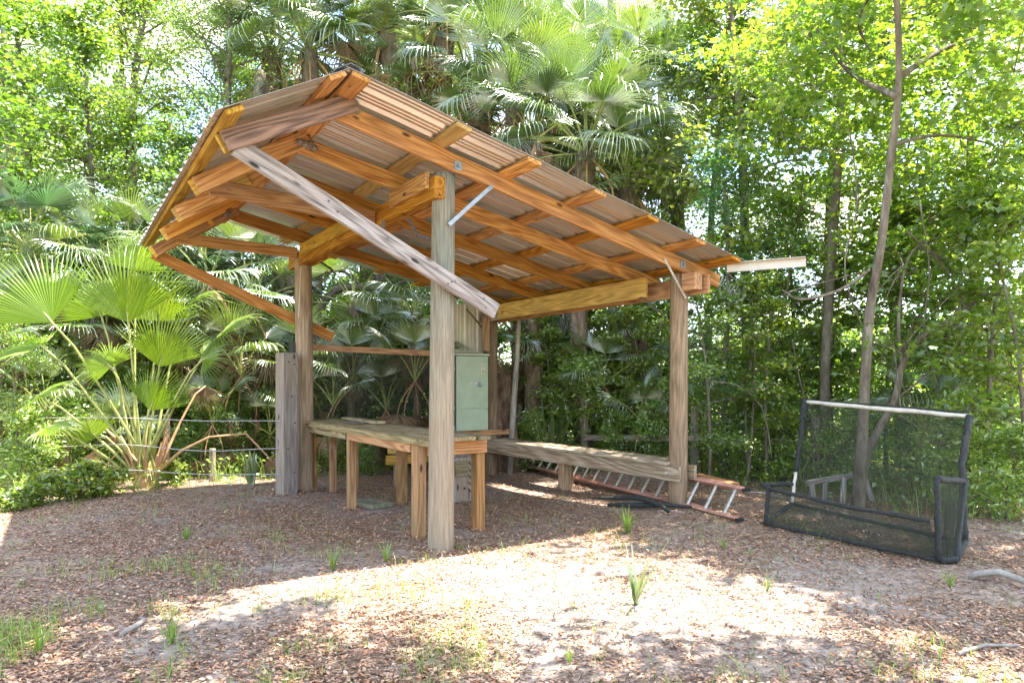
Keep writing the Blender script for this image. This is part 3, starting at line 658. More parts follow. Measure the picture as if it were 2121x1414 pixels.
pipe([FR_b, WL_t], .036, M['foam'], 'wing_post'); pipe([WL_t, WR_t, BR], .04, M['foam'], 'wing_rim'); pipe([WB, WR_t], .042, M['foam'], 'wing_post'); pipe([FR_b, WB], .04, M['foam'], 'wing_bottom')
pipe([FL_b, BL], .03, M['foam'], 'tray_bottom'); pipe([BL, WRb], .03, M['foam'], 'back_bottom'); pipe([WB, WRb], .04, M['foam'], 'wing_bottom')
def netq(a, b, c, d, name, sag=.03, n=10):
    V = []
    nrm = (Vector(b)-Vector(a)).cross(Vector(d)-Vector(a)).normalized()
    for i in range(n+1):
        for j in range(n+1):
            s, t = i/n, j/n
            p = Vector(a)*(1-s)*(1-t)+Vector(b)*s*(1-t)+Vector(c)*s*t+Vector(d)*(1-s)*t
            p += nrm*(sag*math.sin(math.pi*s)*math.sin(math.pi*t)+.012*noise.noise(p*5)); V.append(p)
    idx = np.arange((n+1)**2).reshape(n+1, n+1); F = np.stack([idx[:-1, :-1], idx[1:, :-1], idx[1:, 1:], idx[:-1, 1:]], -1).reshape(-1, 4)
    return mobj(name, mesh_np(name, V, F, M['net'], smooth=True), nf)
BL_ = BL-Vector((0, 0, .12)) if False else BL
netq(BL_, WRb, TR, TL, 'back_net'); netq(FL_b, FR_b, FR_t, FL_t, 'front_net'); netq(FL_b, BL_, BL+Vector((0, 0, .22)), FL_t, 'side_net')
netq(FR_b, WB, WR_t, WL_t, 'wing_net', .05); netq(WB, WRb, BR, WR_t, 'wing_net', .03); netq(FL_b, FR_b, WRb, BL_, 'floor_net', -.02)
netq(FR_t.lerp(FL_t, .25), FR_t, FR_b, FR_b.lerp(FL_b, .05), 'torn_flap', .08)
for f0, f1, sg_ in ((.15, .45, .10), (.4, .75, -.08), (.6, .95, .07)):
    netq(FR_b.lerp(WB, f0), FR_b.lerp(WB, f1), WL_t.lerp(WR_t, f1), WL_t.lerp(WR_t, f0), 'net_fold', sg_, 6)

# ------------------------------------------------------------------ leaves & trees
def leaves_np(P, rs, l=(.05, .09), w=.55, up=.6, droop=.2, star=False):
    """P: (n,3) leaf bases -> verts, tris (each leaf its own island)"""
    n = len(P)
    d = rs.normal(size=(n, 3)); d[:, 2] = d[:, 2]*.5-droop; d /= np.linalg.norm(d, axis=1)[:, None]
    nn = rs.normal(size=(n, 3)); nn[:, 2] = np.abs(nn[:, 2])+up; nn -= d*(nn*d).sum(1)[:, None]; nn /= np.linalg.norm(nn, axis=1)[:, None]
    s = np.cross(d, nn); L_ = rs.uniform(l[0], l[1], n)[:, None]; Wd = L_*w
    if not star:
        V = np.stack([P, P+d*L_*.45+s*Wd*.5+nn*Wd*.12, P+d*L_, P+d*L_*.45-s*Wd*.5+nn*Wd*.12], 1)
        b = np.arange(n)[:, None]*4; F = np.concatenate([b+np.array([[0, 1, 2]]), b+np.array([[0, 2, 3]])])
        return V.reshape(-1, 3), F
    # five-lobed leaf: rim of 10 points round a centre
    c = P+d*L_*.45; ring = []
    for k in range(10):
        an = math.pi+math.pi*k/5; r = (.52 if k % 2 else .22) if k else .45
        if k == 0: r = .45
        ring.append(c+(d*math.cos(an)+s*math.sin(an))*L_*r-nn*L_*(.06 if k % 2 else 0))
    V = np.stack([c]+ring, 1); b = np.arange(n)[:, None]*11
    F = np.concatenate([b+np.array([[0, 1+k, 1+(k+1) % 10]]) for k in range(10)])
    return V.reshape(-1, 3), F
def build_tree_meshes(seed, H, z0, Rc, nleaf, l, w=.55, limbs=16, tr=.14, mat_l='leaf_gum', mat_b='bark', sig=.34, star=False, bend=.5, rise=.35, top=.35, flat=.55, clus=None, prof=None):
    rr = random.Random(seed); rs = np.random.RandomState(seed)
    g = G(); tp = []; x = y = 0; ph = rr.uniform(0, 6)
    ns = 14
    for i in range(ns+1):
        t = i/ns; tp.append(Vector((bend*math.sin(t*2.2+ph)*t+.06*math.sin(t*9+ph), bend*math.cos(t*1.7+ph)*t*.8, H*t)))
    g.tube(tp, [tr*(1-.85*(i/ns))**.8*(1.25 if i == 0 else 1) for i in range(ns+1)], 8)
    def tpos(t): f = t*ns; i = min(ns-1, int(f)); return tp[i].lerp(tp[i+1], f-i)
    C = []
    for k in range(limbs):
        t = (z0/H)+(1-z0/H)*((k+.5)/limbs)**.9*.98; az = k*2.4+rr.uniform(-.5, .5); tt = (t-z0/H)/(1-z0/H)
        shape = (prof(tt) if prof else math.sin(math.pi*min(1, .22+tt*(1-.22)*1.02))**.6*(1-top*tt)); ln = Rc*max(.25, shape)*rr.uniform(.75, 1.15)
        p = tpos(t); dr = Vector((math.cos(az), math.sin(az), rise+.5*tt)).normalized(); pts = [p.copy()]; q = p.copy()
        for s_ in range(6):
            dr = (dr+Vector([rr.uniform(-.22, .22) for _ in range(3)])+Vector((0, 0, -.05))).normalized(); q = q+dr*ln/6; pts.append(q.copy())
        r0 = tr*(1-.85*t)*.5
        g.tube(pts, [max(.008, r0*(1-j/6.5)) for j in range(7)], 5)
        for j in range(2, 7):
            for m_ in range(2 if j < 6 else 3):
                a2 = rr.uniform(0, 6.28); d2 = Vector((math.cos(a2), math.sin(a2), rr.uniform(-.3, .6))).normalized(); l2 = ln*rr.uniform(.14, .34)
                e = pts[j]+d2*l2; mid = pts[j].lerp(e, .5)+Vector((0, 0, .05))
                g.tube([pts[j], mid, e], [.012, .008, .004], 4, cap=False); C.append(e); C.append(mid)
    C.append(tp[-1])
    C = np.array([tuple(c) for c in C]); keep = rs.rand(len(C)) < .86; C = C[keep]
    wts = rs.gamma(1.1, 1, len(C)); wts /= wts.sum()
    ci = rs.choice(len(C), nleaf, p=wts); sg = .72*sig*rs.uniform(.5, 1.4, len(C))[ci][:, None]
    off = rs.normal(size=(nleaf, 3))*sg*np.array([1, 1, flat]); P = C[ci]+off
    V, F = leaves_np(P, rs, l, w, star=star)
    tm = bpy.data.meshes.new('trunk'); tm.from_pydata([tuple(p) for p in g.v], [], g.f); tm.materials.append(M[mat_b]); tm.polygons.foreach_set('use_smooth', [True]*len(tm.polygons)); tm.update()
    cm = mesh_np('crown', V, F, M[mat_l]); return tm, cm
TM = {}
TM['gum1'] = build_tree_meshes(11, 10.5, 1.2, 2.5, 12500, (.07, .13), .75, 24, .11, 'leaf_gum', sig=.36)
TM['gum2'] = build_tree_meshes(12, 12, 2.0, 2.9, 13500, (.07, .13), .75, 24, .13, 'leaf_lit', sig=.40)
TM['oak1'] = build_tree_meshes(13, 13, 2.5, 3.4, 21000, (.06, .10), .5, 26, .20, 'leaf_oak', sig=.42, bend=.9)
TM['oak2'] = build_tree_meshes(14, 15, 5.0, 3.6, 19000, (.06, .11), .5, 22, .20, 'leaf_gum', 'bark_pale', sig=.38, bend=.6)
TM['tall'] = build_tree_meshes(15, 22, 15.5, 3.0, 11000, (.08, .13), .5, 18, .24, 'leaf_oak', 'bark_pale', sig=.40, bend=.8)
TM['cedar'] = build_tree_meshes(16, 7.5, .5, 1.7, 17000, (.06, .12), .22, 30, .09, 'leaf_cedar', sig=.26, rise=.0, bend=.2, flat=.8)
TM['sap1'] = build_tree_meshes(17, 4.6, .6, 1.25, 5200, (.07, .13), .6, 16, .035, 'leaf_lit', sig=.22, bend=.5, flat=.4)
TM['sap2'] = build_tree_meshes(18, 5.5, .9, 1.4, 6000, (.06, .11), .55, 16, .04, 'leaf_gum', sig=.25, bend=.7, flat=.45)
def inst_tree(kind, x, y, s, rz, label, group=None, zs=1, name='leafy_tree', cat='tree', zoff=0, lean=(0, 0)):
    e = empty(name, (x, y, gz(x, y)-.1+zoff), rz); e.scale = (s, s, s*zs); e.rotation_euler = (lean[0], lean[1], rz)
    mobj('trunk', TM[kind][0], e); mobj('crown', TM[kind][1], e); tag(e, label, cat, group); return e
BGL = 'leafy green tree deep in the forest among many like it'; BGG = 'forest trees filling the background'
# deep forest
rt = random.Random(3)
for i in range(30):
    Y = rt.uniform(22, 38); px = -250+2600*((i*.618034) % 1); kind = rt.choice(['gum1', 'gum2', 'oak1', 'gum2', 'gum1', 'oak1'])
    hs = .95
    if px < 520: hs = .88
    if px > 1430 and i % 5: continue
    if 1040 < px < 1420: hs = .70
    reg = 'at the far left' if px < 330 else ('behind the shed roof' if px < 1000 else ('right of the tall palms' if px < 1430 else 'at the far right'))
    inst_tree(kind, wx(px, Y), Y, rt.uniform(1.0, 1.35)*hs, rt.uniform(0, 6.28), 'leafy green tree deep in the forest '+reg, 'deep forest trees '+reg)
# nearer named trees: (kind, px, Y, scale, label)
near = [
 ('oak1', -60, 13.5, 1.0, 'leafy tree at the far left edge behind the bluish palm'),
 ('gum1', 90, 15, 1.05, 'bright leafy tree above the bluish palm at the left'),
 ('gum2', 250, 17, .95, 'yellow green tree in the upper left with a thin dark trunk'),
 ('oak1', 430, 14.5, .82, 'dark leafy tree just left of the roof'),
 ('gum1', 330, 12.5, .62, 'small bright tree left of the roof eave'),
 ('oak2', 560, 19, .95, 'pale barked tree rising behind the roof peak'),
 ('gum2', 790, 19, .95, 'yellow green tree behind the palms above the roof'),
 ('oak1', 760, 15, .62, 'dark branched tree seen below the roof between the left posts'),
 ('gum1', 1010, 18, .72, 'leafy tree behind the palms right of the roof peak'),
 ('gum2', 1160, 19, .62, 'low yellow green tree below the patch of blue sky'),
 ('gum1', 1455, 14.0, .92, 'bright green tree standing over the low end of the roof'),
 ('gum2', 1560, 12.5, .92, 'yellow green tree behind the right front post'),
 ('gum1', 1700, 13.5, 1.0, 'tall bright tree behind the loose eave trim'),
 ('gum2', 1870, 12.0, 1.0, 'yellow green tree behind the leaning trunk at the right'),
 ('gum1', 2040, 11.0, .85, 'bright leafy tree behind the net frame at the right'),
 ('cedar', 1500, 10.9, .72, 'dark feathery cedar just right of the right front post'),
 ('cedar', 1640, 11.6, .62, 'smaller dark cedar behind the net frame top corner'),
 ('oak1', 60, 19, 1.05, 'dense dark tree beyond the bluish palm'),
 ('gum1', 180, 13.8, .85, 'bushy tree rising between the two upper left palms'),
 ('oak1', 300, 16, .95, 'dark green oak in the middle of the upper left forest'),
 ('gum1', 500, 17, .95, 'leafy tree just left of the roof peak'),
 ('gum1', -120, 11, .9, 'leafy tree leaning in at the left border'),
 ('gum1', 1380, 16.5, .8, 'round leafy tree between the palms and the bright right hand trees'),
]
for k, px, Y, s, lab in near: inst_tree(k, wx(px, Y), Y, s, rt.uniform(0, 6.28), lab)
tall = [('tall', 1290, 24, 1.0, 'tall pale trunk rising into the blue sky patch'), ('tall', 1395, 22, 1.0, 'tall mossy tree right of the blue sky patch'), ('tall', 1140, 25, .95, 'tall thin tree left of the blue sky patch'), ('tall', 930, 20, .8, 'tall tree behind the topmost palm crowns')]
for k, px, Y, s, lab in tall: inst_tree(k, wx(px, Y), Y, s, rt.uniform(0, 6.28), lab)
# the trees whose trunks show at the right
def custom_tree(name, pts, rad, label, ck=None, _c=None, cs=1, mat='bark', limbs=(), leafn=0, leaf_c=(), sig=.35, lm='leaf_gum', l=(.08, .15), star=True, seed=1):
    e = empty(name, pts[0]); tag(e, label, 'tree'); o0 = Vector(pts[0]); g = G()
    # smooth path
    def smooth(pts):
        P = [Vector(p) for p in pts]; out = []
        for i in range(len(P)-1):
            p0, p1, p2, p3 = P[max(0, i-1)], P[i], P[i+1], P[min(len(P)-1, i+2)]
            for k in range(5):
                t = k/5; out.append(.5*((2*p1)+(-p0+p2)*t+(2*p0-5*p1+4*p2-p3)*t*t+(-p0+3*p1-3*p2+p3)*t**3))
        out.append(P[-1]); return out
    S = smooth(pts); n = len(S)
    rl = np.interp(np.linspace(0, 1, n), np.linspace(0, 1, len(rad)), rad)
    g.tube([p-o0 for p in S], [float(r)*(1+.08*noise.noise(p*3)) for r, p in zip(rl, S)], 10)
    for lp, r in limbs:
        S2 = smooth(lp); g.tube([p-o0 for p in S2], [r*(1-.8*i/len(S2)) for i in range(len(S2))], 6)
    gt = g
    if leafn:
        rs = np.random.RandomState(seed); C = np.array([tuple(Vector(c)-o0) for c in leaf_c]); ci = rs.randint(0, len(C), leafn)
        sub = C[:, None, :]+rs.normal(size=(len(C), 9, 3))*np.array([sig, sig, sig*.6]); sj = rs.randint(0, 9, leafn)
        P = sub[ci, sj]+rs.normal(size=(leafn, 3))*np.array([.16, .16, .06])
        V, F = leaves_np(P, rs, l, .8, star=star, up=1.0)
        mobj('crown', mesh_np('crown', V, F, M[lm]), e)
        # twigs carrying the clusters
        for c in C:
            c = Vector(c)
            for _ in range(4):
                d_ = Vector(rs.normal(size=3))*sig; gt.tube([c, c+d_*.5+Vector((0, 0, .03)), c+d_], [.008, .006, .003], 4, cap=False)
    gt.build('trunk', M[mat], e, True)
    return e
Y = 7.9
lc = [wp(a, b, c) for a, b, c in [(a_, b_, c_*1.38) for a_, b_, c_ in ((1600, 110, 7), (1680, 60, 6.4), (1760, 130, 6.2), (1850, 40, 6), (1930, 120, 6), (2020, 60, 5.6), (2100, 150, 5.4), (1650, 250, 7.2), (1740, 300, 6.8), (1820, 230, 6.6),
      (1900, 330, 6.4), (1980, 240, 6), (2080, 300, 5.6), (2110, 420, 5.6), (2010, 450, 6), (1930, 470, 6.4), (1560, 60, 7.4), (2130, 30, 5), (1700, 180, 6.6), (1800, 380, 7.2), (1990, 350, 6.2), (1750, 20, 6.5), (1630, 20, 7))]]
lc2 = [Vector(c) for c in ((3.6, 7.4, 6.6), (4.6, 6.6, 6.8), (5.4, 5.8, 6.4), (4.2, 8.4, 7.4), (5.6, 7.4, 7.2), (5.0, 5.0, 6.2), (6.0, 6.2, 7.0))]  # clusters above the frame, added to shade the ground round the net
custom_tree('sweetgum_tree', [wp(1776, 1066, Y), wp(1786, 900, Y), wp(1794, 750, Y), wp(1802, 640, Y), wp(1826, 500, Y-.1), wp(1845, 330, Y-.2), wp(1862, 160, Y-.3), wp(1850, -80, Y-.5), wp(1800, -400, Y-.5)], [.085, .062, .056, .052, .048, .042, .036, .03, .02],
    'leaning sweetgum trunk behind the net frame with lobed leaves overhead', limbs=[([wp(1800, 560, Y), wp(1740, 600, Y-.4), wp(1660, 620, Y-.8), wp(1620, 600, Y-1)], .022), ([wp(1858, 200, Y-.3), wp(1760, 150, 8.6), wp(1690, 60, 9.0)], .04), ([wp(1862, 160, Y-.3), wp(1960, 100, 8.2), wp(2080, 60, 8.2)], .04), ([wp(1848, 300, Y-.2), wp(1950, 280, 8.2), wp(2060, 300, 8.2)], .03), ([wp(1850, -80, Y-.5), wp(1780, 60, 8.4), wp(1880, 200, 8.8)], .03)],
    leafn=11000, leaf_c=lc+lc2, sig=.5, l=(.075, .13), seed=5)
Y = 10.2
custom_tree('slender_tree', [wp(1712, 985, Y), wp(1708, 800, Y), wp(1716, 640, Y), wp(1728, 450, Y), wp(1742, 250, Y), wp(1738, 60, Y), wp(1760, -200, Y)], [.08, .075, .07, .065, .06, .05, .03], 'slender upright trunk left of the leaning sweetgum', leafn=1600, leaf_c=[wp(1700+rt.uniform(-150, 150), rt.uniform(-60, 520), Y+rt.uniform(-.6, 1)) for _ in range(26)], l=(.08, .14), seed=8, lm='leaf_lit')
Y = 8.3
custom_tree('forked_tree', [wp(1782, 1020, Y), wp(1800, 930, Y), wp(1852, 830, Y), wp(1868, 760, Y), wp(1905, 700, Y), wp(1990, 650, Y), wp(2090, 560, Y)], [.05, .048, .042, .038, .032, .025, .012], 'crooked thin tree leaning right behind the net frame', limbs=[([wp(1868, 760, Y), wp(1862, 650, Y), wp(1890, 520, Y), wp(1990, 480, Y)], .025), ([wp(1905, 700, Y), wp(1985, 640, Y), wp(1990, 560, Y), wp(1900, 510, Y)], .016)],
    leafn=900, leaf_c=[wp(1900+rt.uniform(-60, 200), rt.uniform(480, 760), Y+rt.uniform(-.4, .8)) for _ in range(16)], l=(.07, .12), seed=9)
inst_tree('oak2', 7.5, 7.1, .95, 1.0, 'big tree just outside the right edge added to shade the net frame')  # mostly out of view, added for the shade it throws by the net
def shade_points(L, z): return [Vector((x+SUN.x/SUN.z*z, y+SUN.y/SUN.z*z, z)) for x, y in L]
custom_tree('unseen_shade_tree', [Vector((-3.4, -2.2, -.1)), Vector((-3.1, -1.4, 2.2)), Vector((-2.4, .2, 4.4)), Vector((-1.4, 2.2, 5.8)), Vector((-.4, 4.0, 6.4)), Vector((-.6, 5.4, 6.6))], [.2, .17, .14, .1, .06, .03], 'unseen tree behind the camera, limb leafed to shade the left foreground', limbs=[([Vector((-2.4, .2, 4.4)), Vector((-.6, 1.6, 5.6)), Vector((1.6, 3.2, 6.0)), Vector((3.2, 3.6, 6.1))], .06)],  # unseen tree added to cast dappled shade over the left foreground
    leafn=6400, leaf_c=shade_points([(-4.2, 5.6), (-3.6, 5.0), (-4.0, 4.6), (-3.0, 4.6), (-3.3, 4.0), (-2.4, 4.1), (-2.7, 3.5), (-1.9, 3.8), (-1.7, 3.3), (-2.2, 3.0), (-1.2, 2.9), (-1.5, 4.0), (-.5, 3.3), (.1, 3.3), (.7, 3.25), (1.2, 3.3), (1.7, 3.3), (-2.0, 2.9), (-3.0, 3.2), (-.9, 3.3)], 6.0), l=(.08, .14), seed=31, sig=.30)
custom_tree('unseen_shade_tree', [Vector((6.8, 1.6, -.1)), Vector((6.6, 2.2, 3.0)), Vector((6.0, 3.4, 5.6)), Vector((5.4, 4.8, 7.0)), Vector((5.0, 5.6, 7.4))], [.2, .16, .12, .07, .03], 'unseen tree outside the right edge, limb leafed to shade the right foreground', limbs=[([Vector((6.0, 3.4, 5.6)), Vector((5.2, 3.6, 6.6)), Vector((4.4, 4.2, 7.0))], .05)],  # added out of view, leaf clusters placed to shade the right foreground
    leafn=5200, leaf_c=shade_points([(2.9, 4.3), (3.3, 3.9), (3.4, 4.9), (3.0, 5.0), (2.5, 5.4), (2.2, 5.9), (2.0, 6.3), (2.7, 5.9), (3.3, 5.6), (2.9, 3.1), (3.6, 4.3), (1.7, 6.5)], 7.0), l=(.08, .14), seed=33, sig=.36)
# leaning mossy trunk behind the left rear post, and limbs seen through the shed
Y = 13
custom_tree('leaning_oak', [wp(690, 900, Y), wp(660, 720, Y), wp(600, 590, Y), wp(560, 480, Y), wp(530, 340, Y+.5), wp(540, 150, Y+1)], [.24, .22, .21, .18, .15, .1], 'thick dark leaning oak trunk behind the left rear post', limbs=[([wp(640, 670, Y), wp(700, 600, Y), wp(800, 595, Y), wp(900, 560, Y)], .09), ([wp(600, 590, Y), wp(700, 560, Y), wp(760, 600, Y), wp(850, 640, Y)], .05)],
    leafn=5200, leaf_c=[wp(rt.uniform(380, 900), rt.uniform(180, 640), Y+rt.uniform(-.3, 1.6)) for _ in range(60)], lm='leaf_oak', l=(.06, .10), star=False, seed=10, sig=.3)
Y = 14
custom_tree('forked_oak', [wp(812, 800, Y), wp(806, 690, Y), wp(800, 610, Y), wp(770, 540, Y), wp(740, 470, Y)], [.16, .15, .14, .11, .08], 'forked brown trunk seen below the roof left of the front post', limbs=[([wp(800, 620, Y), wp(830, 560, Y), wp(880, 500, Y)], .09)],
    leafn=3000, leaf_c=[wp(rt.uniform(760, 1020), rt.uniform(520, 720), Y+rt.uniform(-.3, 1.4)) for _ in range(36)], l=(.06, .10), star=False, seed=12, sig=.3)
# dead stump by the rear right post
def stump():
    g = G(); Y = 11.4; e = empty('dead_stump', (wx(1048, Y), Y, 0)); tag(e, 'broken dead tree stump just right of the rear right post', 'stump')
    sides, n = 16, 14; H = 1.75
    for i in range(n+1):
        t = i/n
        for k in range(sides):
            an = 2*math.pi*k/sides; r = (.16+.10*(1-t)**2)*(1+.28*noise.noise(Vector((math.cos(an)*2, math.sin(an)*2, t*1.5))))
            z = H*t*(1+(.16*noise.noise(Vector((math.cos(an)*2, math.sin(an)*2, 5))) if i == n else 0))
            g.v.append(Vector((r*math.cos(an)-.06*t, r*math.sin(an), z-.1)))
    for i in range(n):
        for k in range(sides): g.f.append((i*sides+k, i*sides+(k+1) % sides, (i+1)*sides+(k+1) % sides, (i+1)*sides+k))
    g.f.append(tuple(n*sides+k for k in range(sides))); g.build('stump_body', M['deadwood'], e)
    Y = 11.1; o0 = Vector((wx(1060, Y), Y, -.05)); e2 = empty('thin_pale_tree', o0); tag(e2, 'thin pale trunk leaning against the dead stump', 'tree')
    g = G(); pts = [wp(1055, 935, Y), wp(1062, 860, Y), wp(1068, 780, Y), wp(1073, 700, Y), wp(1076, 620, Y), wp(1085, 500, Y)]; pts[0].z = -.05
    g.tube([p-o0 for p in pts], [.06, .05, .045, .04, .035, .03], 8); g.build('trunk', M['bark_pale'], e2, True)
stump()
# understorey saplings and shrubs
TM['shrub1'] = build_tree_meshes(21, 1.5, .1, .75, 3600, (.05, .10), .5, 14, .02, 'leaf_shrub', sig=.16, bend=.3)
TM['shrub2'] = build_tree_meshes(22, 2.2, .2, .9, 3800, (.08, .15), .28, 14, .025, 'leaf_shrub', sig=.18, bend=.4)
TM['shrub3'] = build_tree_meshes(23, .8, .05, .5, 900, (.08, .15), .6, 9, .01, 'leaf_lit', sig=.12, bend=.2)
SG = 'shrubs along the forest edge'
def near_bg(lab, lst, cat, name):
    for k, px, Y, s, l in lst: inst_tree(k, wx(px, Y), Y, s, rt.uniform(0, 6.28), l, lab, name=name, cat=cat)
near_bg('saplings at the forest edge', [
 ('sap1', 1135, 12.4, .62, 'leafy sapling between the stump and the bench leg'), ('sap2', 1240, 12.8, .60, 'leafy sapling behind the wooden fence rail'), ('sap1', 1330, 12.2, .70, 'bright sapling left of the right front post'),
 ('sap2', 1465, 9.6, .62, 'open sapling with yellow green leaves right of the right front post'), ('sap1', 1545, 9.9, .66, 'yellow green sapling behind the loose plank'), ('sap2', 1600, 10.6, .85, 'taller sapling left of the net frame'),
 ('sap1', 1730, 10.6, .8, 'sapling behind the left half of the net frame'), ('sap2', 1840, 10.4, .85, 'sapling behind the middle of the net frame'), ('sap1', 1960, 9.4, .9, 'bright sapling behind the right half of the net frame'),
 ('sap2', 2060, 8.2, .9, 'sapling right of the net frame'), ('sap1', 2150, 7.2, .8, 'sapling at the right border of the clearing'), ('sap2', 30, 9.6, .5, 'small sapling at the left edge of the clearing'),
 ('sap1', 2110, 9.3, 1.0, 'tall sapling above the right side of the net frame')], 'sapling', 'sapling')
near_bg(SG, [('shrub1', px, Y, s, lab) for px, Y, s, lab in (
 (40, 9.4, .8, 'bushy shrub at the left edge below the big palm leaves'), (110, 10.5, .9, 'shrub left of the young palm'), (200, 10.9, .9, 'shrub behind the young palm base'), (400, 11.2, .9, 'shrub right of the young palm behind the wire fence'),
 (480, 11.6, .8, 'shrub behind the drooping palm leaf'), (560, 11.8, .9, 'shrub behind the short grey post'), (700, 11.4, .6, 'shrub seen under the table near the left legs'), (745, 11.0, .45, 'bright small shrub lit under the table'),
 (1120, 11.6, .7, 'shrub beside the grassy palmetto'), (1290, 11.5, .7, 'shrub behind the bench middle'), (1370, 11.2, .8, 'shrub behind the bench end'), (1520, 10.6, .8, 'shrub behind the ladder end'),
 (1620, 10.2, .8, 'shrub left behind the net tray'), (1760, 9.5, .7, 'shrub behind the net frame trunk'), (1900, 9.1, .8, 'shrub behind the net frame centre'), (2010, 8.0, .8, 'shrub beside the net frame wing'), (2080, 7.3, .7, 'low shrub at the right margin'))], 'shrub', 'shrub')
BUSH = [
 
 (30, 13, 1.7), (150, 13.5, 1.8), (270, 13.2, 1.6), (380, 13.6, 1.8), (480, 13.4, 1.7), (590, 13.8, 1.9), (660, 13.2, 1.5), (720, 14, 1.9), (790, 13.4, 1.6), (850, 14.2, 1.9), (910, 13.6, 1.7), (1000, 14, 1.8), (1090, 14.2, 1.9), (1180, 13.8, 1.7), (1270, 14.3, 1.9), (1370, 13.6, 1.7),
 (1450, 14.5, 1.6), (1540, 15.5, 1.8), (1620, 14.2, 1.5), (1700, 16, 1.9), (1790, 14.6, 1.6), (1880, 15.6, 1.8), (1970, 13.8, 1.5), (2060, 13, 1.5), (2140, 12, 1.4), (1580, 19, 2.2), (1750, 20, 2.3), (1930, 19, 2.2), (2100, 18, 2.2),
 (640, 16.5, 2.2), (760, 17, 2.3), (880, 16.8, 2.2), (1130, 17, 2.2), (1320, 16.5, 2.1), (450, 17, 2.3), (250, 17, 2.3), (60, 17, 2.3)]
for lo, hi, reg in ((-99, 330, 'behind the young palm'), (330, 640, 'left of the shed behind the wire fence'), (640, 1000, 'seen between the left shed posts'), (1000, 1420, 'seen over the bench'), (1420, 1720, 'right of the right front post'), (1720, 2300, 'behind the net frame')):
    near_bg('deep bushes '+reg, [('shrub1', px, Y, s, 'rounded green bush deep in the forest '+reg) for px, Y, s in BUSH if lo <= px < hi], 'shrub', 'shrub')
near_bg(SG, [('shrub2', px, Y, s, lab) for px, Y, s, lab in (
 (1160, 12.0, .9, 'narrow leaved shrub catching the sun behind the bench'), (1230, 12.4, .95, 'narrow leaved shrub below the yellowish beam'), (1000, 12.6, .9, 'narrow leaved shrub behind the electrical box'), (1420, 11.4, .9, 'narrow leaved shrub behind the right front post'),
 (1660, 11.0, 1.0, 'narrow leaved shrub by the slender trunk'), (1990, 9.8, 1.1, 'narrow leaved shrub behind the net frame right pipe'), (620, 12.6, .9, 'narrow leaved shrub behind the left rear post'))], 'shrub', 'shrub')
near_bg('broad leaved plants at the left', [('shrub3', px, Y, s, lab) for px, Y, s, lab in (
 (150, 8.5, .62, 'broad leaved plant sunlit at the left clearing edge'), (210, 8.9, .6, 'broad leaved plant nearest the young palm base'), (95, 8.3, .5, 'pale broad leaved plant left of the others'), (30, 7.9, .42, 'broad leaved plant in the left corner of the clearing'), (345, 9.8, .5, 'low plant right of the young palm'))], 'plant', 'leafy_plant')

# ------------------------------------------------------------------ palms
def fan_mesh(seed, nseg=34, spread=105, rc=.48, droop=.9, fold=.05, cup=.25, mat='palm', ragged=.12, pet=0, petbow=.25, petmat='petiole', wmul=1.0, missing=0.0):
    """fan of radius 1; hub at origin (or at the end of a stalk of length pet), axis +X, upper side +Z"""
    rr = random.Random(seed); V = []; F = []; mi = []
    hub = Vector((0, 0, 0)); ax_tilt = 0
    if pet:
        g = G(); pts = [Vector((pet*t, 0, petbow*pet*math.sin(t*math.pi*.55))) for t in [i/6 for i in range(7)]]
        g.tube(pts, [.022-.012*i/6 for i in range(7)], 5, cap=False); V += [tuple(p) for p in g.v]; F += g.f; mi += [1]*len(g.f); hub = pts[-1]
        ax_tilt = math.atan2(pts[-1].z-pts[-2].z, pts[-1].x-pts[-2].x)
    ct, st_ = math.cos(ax_tilt), math.sin(ax_tilt)
    dth = math.radians(2*spread/nseg)
    for i in range(nseg):
        if rr.random() < missing: continue
        th = math.radians(-spread+2*spread*(i+.5)/nseg); Rr = (1-.22*(abs(th)/2)**2)*rr.uniform(1-ragged, 1)
        dr = droop*rr.uniform(.6, 1.35); start = rc*rr.uniform(.85, 1.2); tw = rr.uniform(-.25, .25)
        stn = [0, rc*.5, rc, rc+(Rr-rc)*.3, rc+(Rr-rc)*.6, rc+(Rr-rc)*.85, Rr]
        x = 0; z = 0; prev = 0; rows = []
        phi = -cup*.3+cup*abs(th)*.25
        for r in stn:
            ds = r-prev; prev = r
            a = phi+dr*max(0, (r-start)/(1-start))**1.3*1.4
            x += math.cos(a)*ds; z -= math.sin(a)*ds
            wd = math.tan(dth/2)*min(r, rc)*wmul
            if r > rc: wd *= max(.03, (1-((r-rc)/(Rr-rc))**1.6))*(.8 if rc > .46 else .6)
            rows.append((x, z, wd, r))
        b = len(V)
        for (x, z, wd, r) in rows:
            cz = cup*.5*(r*math.sin(th))**2
            for s_ in (-1, 0, 1):
                px = x*math.cos(th)-s_*wd*math.sin(th); py = x*math.sin(th)+s_*wd*math.cos(th)
                pz = z+cz-(abs(s_)*wd*.9*(1 if r <= rc else .8)) + (s_*wd*tw if r > rc else 0)
                V.append((hub.x+px*ct-pz*st_, hub.y+py, hub.z+px*st_+pz*ct))
        for j in range(len(rows)-1):
            for s_ in range(2):
                a_ = b+j*3+s_; F.append((a_, a_+1, a_+4, a_+3)); mi.append(0)
    me = bpy.data.meshes.new('frond'); me.from_pydata(V, [], F); me.materials.append(M[mat]); me.materials.append(M[petmat])
    me.polygons.foreach_set('material_index', mi); me.update(); return me
